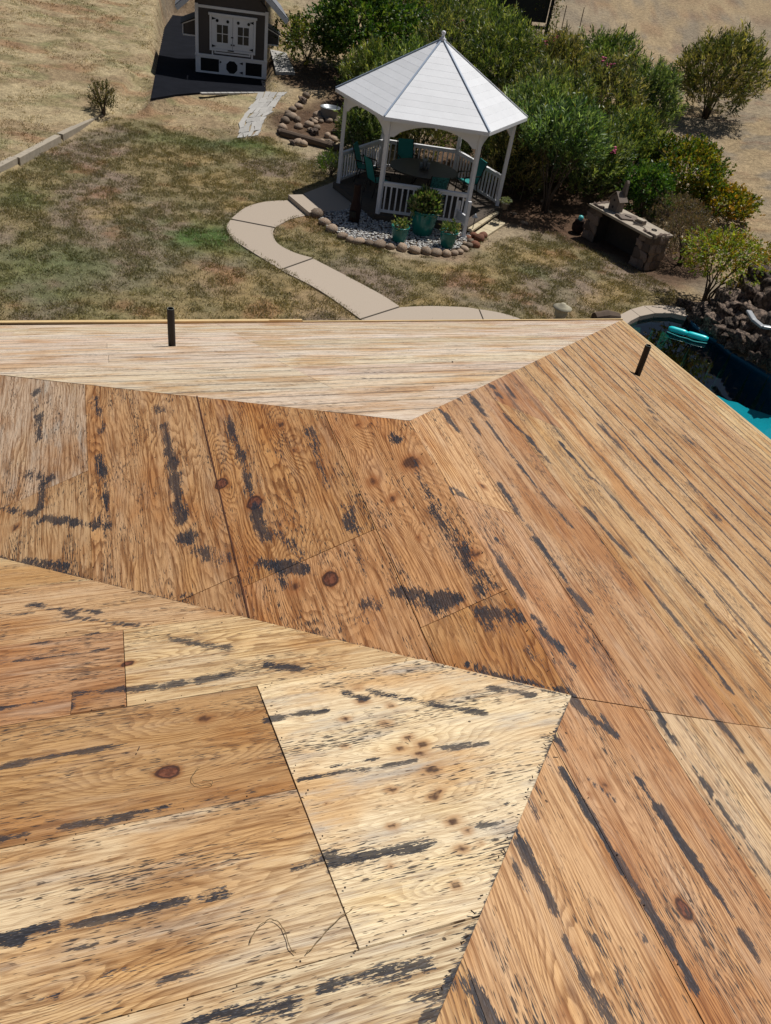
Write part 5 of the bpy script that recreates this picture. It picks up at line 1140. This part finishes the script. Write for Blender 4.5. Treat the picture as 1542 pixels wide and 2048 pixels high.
def hinge(s, t, w_, par, off=.04):
    mb = MB(); mb.add([sp_(s, t*SH-.05, -off), sp_(s, t*SH+.05, -off), sp_(s+w_/SW, t*SH, -off), sp_(s, t*SH-.05, -off-.01), sp_(s, t*SH+.05, -off-.01), sp_(s+w_/SW, t*SH, -off-.01)], [(0, 1, 2), (3, 5, 4), (0, 3, 4, 1), (1, 4, 5, 2), (2, 5, 3, 0)]); mb.build('hinge', M['black'], par)
hinge(.66, .20, -.14, dr); hinge(.66, .06, -.14, dr); hinge(.335, .19, .08, dr)
# double doors
T0, T1 = .40, .86
face_box('door_frame', .195, .225, T0-.02, T1, 'shedtrim', .05); face_box('door_frame', .80, .83, T0-.02, T1, 'shedtrim', .05); face_box('cornice', .18, .845, T1, T1+.035, 'shedtrim', .09); face_box('door_frame', .195, .83, T0-.05, T0-.015, 'shedtrim', .06)
for s0, s1 in ((.227, .5105), (.5145, .798)):
    dd = face_box('window_door', s0, s1, T0-.012, T1-.003, 'shedtrim', .04)
    g0_, g1_ = s0+.062, s1-.058; wi = face_box('window', g0_-.012, g1_+.012, T0+.075, T1-.105, 'shedtrim', .012, .042, dd) if False else None
    for a in range(2):
        for b in range(2):
            x0 = g0_+(g1_-g0_)*a/2+.006; x1 = g0_+(g1_-g0_)*(a+1)/2-.006; y0 = T0+.075+.265*b/2+.006; y1 = T0+.075+.265*(b+1)/2-.006
            mb = MB(); mb.box(sp_((x0+x1)/2, (y0+y1)/2*SH, -.042), ((x1-x0)*SW, .008, (y1-y0)*SH), rzs); mb.build('pane', M['glass'], dd)
    for x in (g0_+.01, g1_-.01): mb = MB(); c0 = sp_(x, (T1-.07)*SH, -.041); mb.tube([c0, c0-np.array([*sn, 0])*.015], .055, 14); mb.build('vent_hole', M['black'], dd)
    face_box('bottom_rail', s0+.02, s1-.02, T0+.03, T0+.045, 'shedtrim', .01, .042, dd)
    outer_s = s0 if s0 < .4 else s1
    for tt in (T1-.045, T0+.02): hinge(outer_s, tt, .16 if s0 < .4 else -.16, dd, .045)
mb = MB(); c0 = sp_(.505, (T0+.17)*SH, -.05); mb.box(c0, (.09, .03, .04), rzs); mb.build('latch', M['black'], shd)
for s in (.495, .53): mb = MB(); c0 = sp_(s, (T0+.06)*SH, -.05); mb.tube([c0, c0-np.array([*sn, 0])*.03], .03, 10); mb.build('knob', M['black'], shd)
face_box('lower_panel', .225, .245, .285, T0-.05, 'shedtrim', .03); face_box('lower_panel', .775, .80, .285, T0-.05, 'shedtrim', .03); face_box('lower_panel', .26, .765, .31, .335, 'shedtrim', .03); face_box('lower_panel', .262, .28, .335, T0-.05, 'shedtrim', .03); face_box('lower_panel', .745, .765, .335, T0-.05, 'shedtrim', .03)
face_box('handle', .445, .53, T0-.035, T0-.02, 'black', .03, .06)
# nest boxes on both sides
for s, sg in ((0, -1), (1, 1)):
    c_ = sp_(s, .64*SH, .9)+np.array([*sd, 0])*sg*.24; mb = MB()
    x0, x1 = (0, .46); 
    def nb(x, z, y): q = sA[:2]+sd*(s*SW+sg*x)+sn*y; return np.array([q[0], q[1], PADZ+z])
    mb.add([nb(x0, .50*SH, .35), nb(x1, .50*SH, .35), nb(x1, .66*SH, .35), nb(x0, .74*SH, .35), nb(x0, .50*SH, 1.7), nb(x1, .50*SH, 1.7), nb(x1, .66*SH, 1.7), nb(x0, .74*SH, 1.7)], [(0, 1, 2, 3), (7, 6, 5, 4), (0, 4, 5, 1), (1, 5, 6, 2), (2, 6, 7, 3)]); nbx = mb.build('nest_box', M['shed'], shd)
    mb = MB(); q = [nb(x0, .76*SH, .28), nb(x1+.08, .66*SH, .28), nb(x1+.08, .66*SH, 1.78), nb(x0, .76*SH, 1.78)]; nrm = np.cross(q[1]-q[0], q[2]-q[0]); nrm /= np.linalg.norm(nrm)
    if nrm[2] < 0: q = q[::-1]; nrm = -nrm
    mb.plate(q, nrm, .03); mb.build('lid', M['black'], nbx)
    for (xa, za, xb, zb_) in ((x0, .50, x1, .50), (x1, .50, x1, .66), (x1, .66, x0, .74)):
        mb = MB(); mb.beam(nb(xa, za*SH, .335), nb(xb, zb_*SH, .335), .02, .06, (*sn, 0)) if False else mb.beam(nb(xa, za*SH+.02, .338), nb(xb, zb_*SH+.02, .338), .02, .05); mb.build('trim', M['shedtrim'], nbx)
# pad, pavers, walk
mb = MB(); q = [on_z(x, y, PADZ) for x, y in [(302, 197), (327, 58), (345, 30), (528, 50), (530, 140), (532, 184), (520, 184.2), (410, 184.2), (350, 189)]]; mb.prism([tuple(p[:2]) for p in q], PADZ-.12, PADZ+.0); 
props(mb.build('shed_pad', M['pad_shade'], None), kind='structure')
pv = thing('paver_row', 'row of pale pavers along the sunny front edge of the shed pad', 'paving', on_z(465, 187, PADZ))
for k in range(9):
    a = on_z(402+k*13.4, 187.5-.1*k, PADZ+.02); b = on_z(402+(k+1)*13.4-1.2, 187.4-.1*k, PADZ+.02); mb = MB(); mb.beam(a, b, .16, .07); mb.build('paver', M['paver'], pv)
wk = thing('flagstone_walk', 'ragged walk of pale grey flagstones from the shed down to the lawn', 'stone walk', at(520, 235))
wl = [((515, 186), (572, 186)), ((510, 200), (565, 192)), ((505, 210), (556, 203)), ((499, 218), (549, 215)), ((491, 228), (544, 224)), ((484, 238), (533, 234)), ((480, 248), (527, 243)), ((477, 258), (522, 252)), ((476, 268), (522, 262)), ((474, 278), (515, 272))]
for i in range(len(wl)-1):
    (a0, b0), (a1, b1) = wl[i], wl[i+1]; nst = 4
    for k in range(nst):
        f0, f1 = (k+.02)/nst, (k+.98)/nst; jit = lambda: np.array([random.uniform(-3.2, 3.2), random.uniform(-.9, .9)])
        L4 = [np.array(a0)*(1-f0)+np.array(b0)*f0, np.array(a0)*(1-f1)+np.array(b0)*f1, np.array(a1)*(1-f1)+np.array(b1)*f1, np.array(a1)*(1-f0)+np.array(b1)*f0]
        q = [at(*(p+jit())) for p in L4]; zt = max(p[2] for p in q); mb = MB(); c_ = np.mean(q, 0)
        g_ = lambda x, y, c_=c_: float(slope_z(x, y))-float(slope_z(c_[0], c_[1]))+c_[2]+.035
        mb.prism([tuple(p[:2]) for p in q], lambda x, y: g_(x, y)-.09, g_); mb.build('flagstone', M['paver'], wk)
mb = MB(); q = [at(x, y) for x, y in [(540, 112), (572, 112), (590, 150), (552, 150)]]; mb.prism([tuple(p[:2]) for p in q], lambda x, y: float(slope_z(x, y))-.08, lambda x, y: float(slope_z(x, y))+.09); props(mb.build('side_slab', M['paver'], None), 'pale concrete slab lying beside the right wall of the shed', 'slab')
b = at(588, 78); t = thing('rust_stump', 'dark red-brown weathered stump on the slope right of the shed', 'stump', b); mb = MB(); mb.tube([b-zz*.05, b+zz*.35, b+zz*.7+np.array([.05, 0, 0]), b+zz*.95+np.array([-.02, 0, 0])], [.28, .2, .14, .05], 9); mb.build('wood', M['rust'], t, smooth=True)
# ------------------------------------------------------------------ lantern, rocks by the eave, pool rocks, float
b = on_z(1116, 646, 0); t = thing('stone_lantern', 'small cast stone lantern with a round stepped cap at the edge of the roof', 'garden lantern', b)
mb = MB(); mb.lathe([(.16, 0), (.17, .04), (.11, .08), (.10, .16), (.15, .2), (.15, .34), (.12, .36)], b, 8); mb.build('lantern_body', M['lantern'], t); mb = MB(); mb.lathe([(.12, .36), (.215, .37), (.225, .395), (.13, .42), (.12, .44), (.07, .46), (.06, .49), (.01, .50)], b, 22); mb.build('cap', M['lantern'], t, smooth=True)
A_ = on_z(1185, 646, .0); B_ = on_z(1232, 645, .0); mb = MB(); mb.tube([A_+zz*.12, (A_+B_)/2+zz*.15, B_+zz*.12], [.14, .17, .13], 9); props(mb.build('rough_log', M['barktimber']), 'rough dark log lying against the pool coping', 'log', kind=None)
wf = thing('rock_waterfall', 'pile of dark lava boulders forming a waterfall at the right of the pool', 'rocks', on_z(1470, 680, 0))
def rz_(x, y): return max(0., min(.9, (x-1425)/130*.55+(690-y)/120*.35))
WR = [(1362, 612, 8), (1374, 616, 9), (1388, 622, 12), (1402, 628, 12), (1394, 640, 12), (1408, 648, 11), (1416, 638, 13), (1426, 655, 13), (1420, 664, 8), (1434, 668, 10), (1432, 622, 13), (1445, 640, 16), (1453, 612, 17), (1462, 596, 15), (1470, 628, 18), (1456, 657, 13), (1474, 652, 15), (1489, 600, 26), (1515, 582, 24), (1545, 590, 28), (1530, 612, 26), (1492, 640, 20), (1515, 662, 22), (1490, 668, 16), (1546, 668, 26), (1572, 620, 36), (1590, 680, 34), (1472, 688, 15), (1490, 697, 9), (1506, 700, 18), (1530, 700, 18), (1552, 712, 18), (1524, 722, 12), (1500, 716, 8), (1580, 735, 20), (1448, 682, 8), (1460, 672, 8)]
rocks(wf, [(x, y, r*random.uniform(.9, 1.35), rz_(x, y)) for x, y, r in WR], LKm, 'boulder', flat=1.0)
q = [on_z(1497, 622, .95), on_z(1508, 640, .93), on_z(1524, 653, .92), on_z(1545, 656, .93), on_z(1570, 652, 1.0)]
mb = MB()
for i in range(4): mb.beam(q[i], q[i+1]+(q[i+1]-q[i])*.12, .14, .07)
mb.build('waterfall_lip', M['resin'], wf, bevel=.03)
fA = on_z(1337, 656, WZ+.08); fB = on_z(1416, 679, WZ+.08); fd = (fB-fA)/np.linalg.norm(fB-fA); fe = np.cross(zz, fd)
fl = thing('pool_float', 'turquoise inflatable pool float drifting on the dark water', 'pool float', (fA+fB)/2-zz*.08)
for s, (u0, u1), r in ((.0, (0, .47), .072), (.0, (.455, 1), .072)):
    L = np.linalg.norm(fB-fA); pts = [fA+fd*L*(u0+(u1-u0)*k/8)+fe*s for k in range(9)]; mb = MB(); mb.tube(pts, [r*.55, r*.9, r, r, r, r, r, r*.95, r*.7], 14); mb.build('air_tube', M['cyan'], fl, smooth=True)
off = -fe*.17; mb = MB(); mb.tube([fA+off*.8-zz*.05, fA+fd*.3+off*1.1-zz*.06, (fA+fB)/2+off*.95-zz*.06, fB-fd*.3+off*1.2-zz*.06, fB+off*.8-zz*.05], .012, 6); mb.build('grab_cord', M['cyanlt'], fl)
# ------------------------------------------------------------------ enclosure and small things at the top
e0 = at(1083, 104); e1 = at(985, 96); t = thing('shade_arbor', 'dark framed arbor hung with shade cloth at the top edge', 'arbor', (e0+e1)/2)
ax_ = (e1-e0)/np.linalg.norm(e1-e0); ay_ = np.array([-ax_[1], ax_[0], 0]); ay_ = ay_ if ay_[1] > 0 else -ay_
WA = np.linalg.norm(e1-e0)*1.25
for p in (e0, e0+ax_*WA, e0+ay_*2.4, e0+ax_*WA+ay_*2.4): mb = MB(); p = np.array([p[0], p[1], float(ter(p[0], p[1]))]); mb.beam(p, np.array([p[0], p[1], e0[2]+3.4]), .14, .14, (1, 0, 0)); mb.build('post', M['black'], t)
mb = MB(); mb.beam(e0+zz*1.0, e0+ax_*WA+zz*1.0, .08, .12); mb.build('rail', M['black'], t)
for k in range(22): p = e0+ax_*(WA*(k+.5)/22); mb = MB(); mb.beam(p+zz*.06, p+zz*.96, .015, .015, (1, 0, 0)); mb.build('baluster', M['galv'] if k < 9 else M['black'], t)
mb = MB(); mb.plate([e0+ay_*.06+zz*1.2+ax_*.1, e0+ax_*WA+ay_*.06+zz*1.2, e0+ax_*WA+ay_*.06+zz*3.4, e0+ay_*.06+zz*3.4+ax_*.1], ay_, .02); mb.build('shade_cloth', M['shade'], t)
mb = MB(); mb.plate([e0+ay_*2.4+zz*.0, e0+ax_*WA+ay_*2.4, e0+ax_*WA+ay_*2.4+zz*3.4, e0+ay_*2.4+zz*3.4], ay_, .02); mb.build('shade_cloth', M['shade'], t)
mb = MB(); mb.prism([tuple(p[:2]) for p in (e0-ax_*.2-ay_*.2, e0+ax_*(WA+.2)-ay_*.2, e0+ax_*(WA+.2)+ay_*2.6, e0-ax_*.2+ay_*2.6)], e0[2]+3.4, e0[2]+3.46); mb.build('roof', M['black'], t)
P_ = e0+ax_*rng.uniform(-.12, .8, (500, 1))-ay_*rng.uniform(-.1, .22, (500, 1))+zz*rng.uniform(.6, 3.4, (500, 1)); pa = np.array(PAL['yel'])
c0 = e0-ax_*.25; P2 = c0+rng.normal(size=(420, 3))*np.array([.12, .12, 0])+zz*rng.uniform(.9, 3.5, (420, 1))
PP = np.vstack([P_[::4], P2]); V, F, cc_ = leaf_arr(PP, rng.normal(size=PP.shape)+zz*.5, .13, .05, pa[rng.integers(0, 5, len(PP))]*rng.uniform(.5, 1.1, (len(PP), 1))); me = np_mesh('vine', V-np.array(t.location), F, cc_); me.materials.append(M['leaf']); link('vine', me, t)
b = at(1060, 108)-ay_*.25; t = thing('bistro_table', 'small round pale-topped metal table before the arbor rail', 'table', b)
mb = MB(); mb.lathe([(.50, .70), (.51, .72), (.50, .735)], b, 24); mb.build('table_top', M['tablelt'], t)
for k in range(3): a = k*2.09+.4; mb = MB(); mb.tube([b+np.array([math.cos(a)*.28, math.sin(a)*.28, .7]), b+np.array([math.cos(a)*.06, math.sin(a)*.06, .38]), b+np.array([math.cos(a)*.34, math.sin(a)*.34, 0])], .018, 6); mb.build('leg', M['black'], t)
t = thing('metal_chair', 'black metal chair half hidden by leaves left of the small table', 'chair', at(1036, 104)); b = at(1036, 104); mb = MB(); mb.box(b+zz*.45, (.42, .42, .03)); mb.build('seat', M['black'], t)
for sx_ in (-1, 1):
    for sy_ in (-1, 1): mb = MB(); mb.tube([b+np.array([.19*sx_, .19*sy_, .44]), b+np.array([.21*sx_, .21*sy_, 0])], .013, 6); mb.build('leg', M['black'], t)
mb = MB(); mb.tube([b+np.array([-.19, .2, .45]), b+np.array([-.17, .26, .8]), b+np.array([0, .28, .9]), b+np.array([.17, .26, .8]), b+np.array([.19, .2, .45])], .014, 6); mb.build('backrest', M['black'], t)
SG = [((1148, 97), 15, 'rightmost of the three thin stakes on the bare slope'), ((1114, 92), 12, 'middle one of the three thin stakes, beside the arbor'), ((1103, 92), 40, 'shortest of the three thin stakes, next to the arbor post')]
for (x, y), ty, lab in SG:
    b = at(x, y); h = .2
    while True:
        rel = b+zz*h-CAM; q = 1024-FPX*(rel@nCU)/(rel@nFW)
        if q <= ty or h > 4: break
        h += .03
    mb = MB(); mb.tube([b, b+zz*h*.5+np.array([.02, 0, 0]), b+zz*h], .022, 6); props(mb.build('garden_stake', M['barktimber']), lab, 'stake', 'thin stakes on the slope')
b = at(1318, 246); mb = MB(); mb.beam(b, b+zz*.9, .14, .14, (1, 0, 0)); props(mb.build('fence_post', M['barktimber']), 'short dark wooden post at the right end of the oleanders', 'post')
for x, y, h, lab in ((1040, 400, 1.2, 'bare dry plant stem in the dark bed right of the gazebo'), (1062, 402, 1.0, 'second bare stem in the dark bed, nearer the hedge')):
    b = at(x, y); mb = MB(); mb.tube([b, b+np.array([.03, 0, h*.5]), b+np.array([.01, .03, h])], [.016, .012, .006], 5); props(mb.build('dry_stalk', M['birdwood']), lab, 'stalk')
# stone rubble in the dark bed
sb = thing('bed_rubble', 'scattered pale stones and litter in the dark bed right of the gazebo', 'stones', at(1050, 420)); rocks(sb, [(random.uniform(1010, 1110), random.uniform(300, 450), random.uniform(2, 4.5), None) for _ in range(26)], RVm, 'stone')
# ------------------------------------------------------------------ grass and litter
def tufts(name, n, poly, hgt, per, dens=None, green=1.0, kind='stuff', colf=None, wid=.008, lean=.8):
    pb = np.array([p[:2] for p in poly]); lo, hi = pb.min(0), pb.max(0); lo = np.maximum(lo, [-22, 12]); hi = np.minimum(hi, [20, 60])
    q = rng.uniform(lo, hi, (n*3, 2)); k = inpoly(q[:, 0], q[:, 1], poly)
    for bad in BAD: k &= ~inpoly(q[:, 0], q[:, 1], bad)
    if dens is not None: k &= rng.random(len(q)) < dens(q[:, 0], q[:, 1])
    q = q[k][:n]; z = ter(q[:, 0], q[:, 1]); col = colf(q[:, 0], q[:, 1]); m_ = len(q)
    PP = np.repeat(np.column_stack([q, z-.004]), per, 0)+np.column_stack([rng.normal(size=(m_*per, 2))*.045, np.zeros(m_*per)]); DD = rng.normal(size=(m_*per, 3))*lean; DD[:, 2] = np.abs(DD[:, 2])*.3+.8
    cc_ = np.repeat(col, per, 0)*rng.uniform(.6, 1.5, (m_*per, 1))
    V, F, c_ = leaf_arr(PP, DD, hgt*rng.uniform(.5, 1.3, m_*per), wid*rng.uniform(.8, 1.6, m_*per), cc_, fold=.02)
    me = np_mesh(name, V, F, c_); me.materials.append(M['blade']); return props(link(name, me), kind=kind)
def imgpoly(pts): return [on_z(x, y)[:2] for x, y in pts]
BAD = [imgpoly([(612, 431), (585, 402), (532, 405), (490, 418), (462, 437), (455, 455), (470, 478), (512, 505), (570, 540), (640, 580), (722, 640), (800, 698), (1090, 698), (1035, 638), (995, 625), (930, 616), (860, 612), (800, 614), (758, 588), (700, 556), (630, 518), (590, 506), (554, 486), (545, 465), (553, 451), (577, 438)]), POOL, bed, hexr, imgpoly(cop_out+cop_in[::-1]), pad_poly, imgpoly([(576, 389), (672, 362), (760, 428), (618, 426)])]
def lawncol(x, y):
    c = zone_color(x, y); r_ = rng.random(len(x))[:, None]; g = fbm(x*1.6, y*1.6, 44, 3)[:, None]
    dry = np.array([.30, .26, .13]); gr = np.array([.075, .105, .025]); ol = np.array([.15, .155, .05])
    base = c*1.15; return np.where(r_ < .42, base*.4+dry*.6, np.where(r_ < .42+.24*(g > .55), base*.65+gr*.35, base*.7+ol*.3))
tufts('lawn_grass', 34000, lawnA, .075, 7, lambda x, y: .12+.88*sstep(.42, .58, fbm(x*3.0, y*3.0, 33, 4)), colf=lawncol, wid=.011)
def strawcol(x, y): return zone_color(x, y)*rng.uniform(.6, 1.35, (len(x), 1))
tufts('dry_grass', 16000, strawP, .07, 4, lambda x, y: sstep(.42, .62, fbm(x*1.2, y*1.2, 37, 3)), colf=strawcol, wid=.012)
slopeP = W2([(1200, 640), (1000, 100), (1100, -60), (1900, -60), (1900, 700)])
def dirtcol(x, y): return np.array([.16, .12, .075])*rng.uniform(.4, 1.8, (len(x), 1))
tufts('slope_litter', 9000, slopeP, .06, 3, lambda x, y: sstep(.48, .66, fbm(x*.9, y*.9, 39, 4))*sstep(55, 30, y), colf=dirtcol, wid=.018, lean=1.6)
# grass and soil spilling over the path edges
def edge_grass(name, lines, n, spread=.035):
    P_ = []
    for L in lines:
        W_ = [on_z(*p) for p in L]
        for a, b in zip(W_[:-1], W_[1:]):
            k = max(1, int(np.linalg.norm(b-a)*n)); t = rng.random(k)[:, None]; P_.append(a+(b-a)*t)
    q = np.vstack(P_); q[:, :2] += rng.normal(size=(len(q), 2))*spread; q = q[fbm(q[:, 0]*2.5, q[:, 1]*2.5, 61, 3) > .42]; q[:, 2] = ter(q[:, 0], q[:, 1])
    per = 5; PP = np.repeat(q, per, 0)+np.column_stack([rng.normal(size=(len(q)*per, 2))*.02, np.zeros(len(q)*per)]); DD = rng.normal(size=PP.shape)*.9; DD[:, 2] = np.abs(DD[:, 2])*.3+.7
    col = np.array([(.17, .14, .06), (.10, .085, .04), (.26, .21, .10), (.12, .14, .04)])[rng.integers(0, 4, len(PP))]*rng.uniform(.6, 1.3, (len(PP), 1))
    V, F, c_ = leaf_arr(PP, DD, .065*rng.uniform(.5, 1.2, len(PP)), .010, col, fold=.02); me = np_mesh(name, V, F, c_); me.materials.append(M['blade']); props(link(name, me), kind='stuff')
edge_grass('path_edge_grass', [outer, inner, arc([(461, 439), (453, 455), (466, 478), (508, 506), (560, 538)]), arc([(549, 456), (546, 467), (556, 487), (590, 505), (625, 515)]), arc([(562, 540), (640, 581), (720, 637)]), arc([(627, 517), (700, 555), (760, 587), (799, 612)]), arc([(801, 614), (860, 611.5), (930, 614), (957, 618), (1000, 625), (1042, 638)]), [z2(250, 1105), z2(330, 1185), z2(440, 1245), z2(600, 1272), z2(800, 1305), z2(1000, 1318), z2(1100, 1268), z2(1190, 1200)]], 70)
# ------------------------------------------------------------------ litter on the roof
def stem(label, pts, k='N', r=.0022, lift=.004):
    P_ = [on_roof(k, *p, lift) for p in arc(pts, 5)]; P_ = [p+PL[k]['n']*(.004*abs(math.sin(i*.7))) for i, p in enumerate(P_)]
    mb = MB(); mb.tube(P_, r, 5); props(mb.build('grass_straw', M['stem'], smooth=True), label, 'straw')
stem('thin curled dry stem lying beside the big knot on the left sheet', [(400, 1537), (388, 1550), (384, 1562), (392, 1572), (410, 1575), (425, 1572), (422, 1565), (405, 1566)], r=.0008)
stem('thin arched dry stem on the pale sheet at the bottom, leftmost of two', [(500, 1890), (512, 1865), (535, 1845), (555, 1848), (570, 1868), (580, 1900), (592, 1912)], r=.0010)
stem('straight-ended dry stem touching the patch corner, right of the arched one', [(612, 1912), (625, 1900), (650, 1870), (680, 1840), (705, 1823)], r=.0010)
DB = [(278, 1508, 8, 'N'), (818, 1490, 7, 'N'), (1113, 1480, 9, 'N'), (1105, 1485, 6, 'N'), (905, 725, 8, 'F'), (612, 1600, 5, 'N'), (690, 1345, 6, 'N'), (1110, 1525, 8, 'N'), (985, 1720, 6, 'N')]
for i, (x, y, s, k) in enumerate(DB):
    p = on_roof(k, x, y, .017 if k == 'N' else .006); dd = np.array([random.uniform(-1, 1), random.uniform(-1, 1), .15]); dd /= np.linalg.norm(dd); ss = s*float((p-CAM)@nFW)/FPX
    mb = MB(); mb.beam(p-dd*ss*.6, p+dd*ss*.6, ss*.22, ss*.14); lab = ['dark splinter standing on the tan sheet above the big knot', 'small dark splinter in the middle of the pale patch', 'larger wood chip near the right edge of the pale patch', 'smaller wood chip beside the larger one at the patch edge', 'dark twig on the far pale slope', 'tiny dark chip on the left seam of the patch', 'tiny chip near the top edge of the pale patch', 'short splinter along the right edge of the pale patch', 'little chip low on the right edge of the patch'][i]
    props(mb.build('wood_splinter', M['barktimber'] if i not in (2, 3) else M['edgewood']), lab, 'splinter')
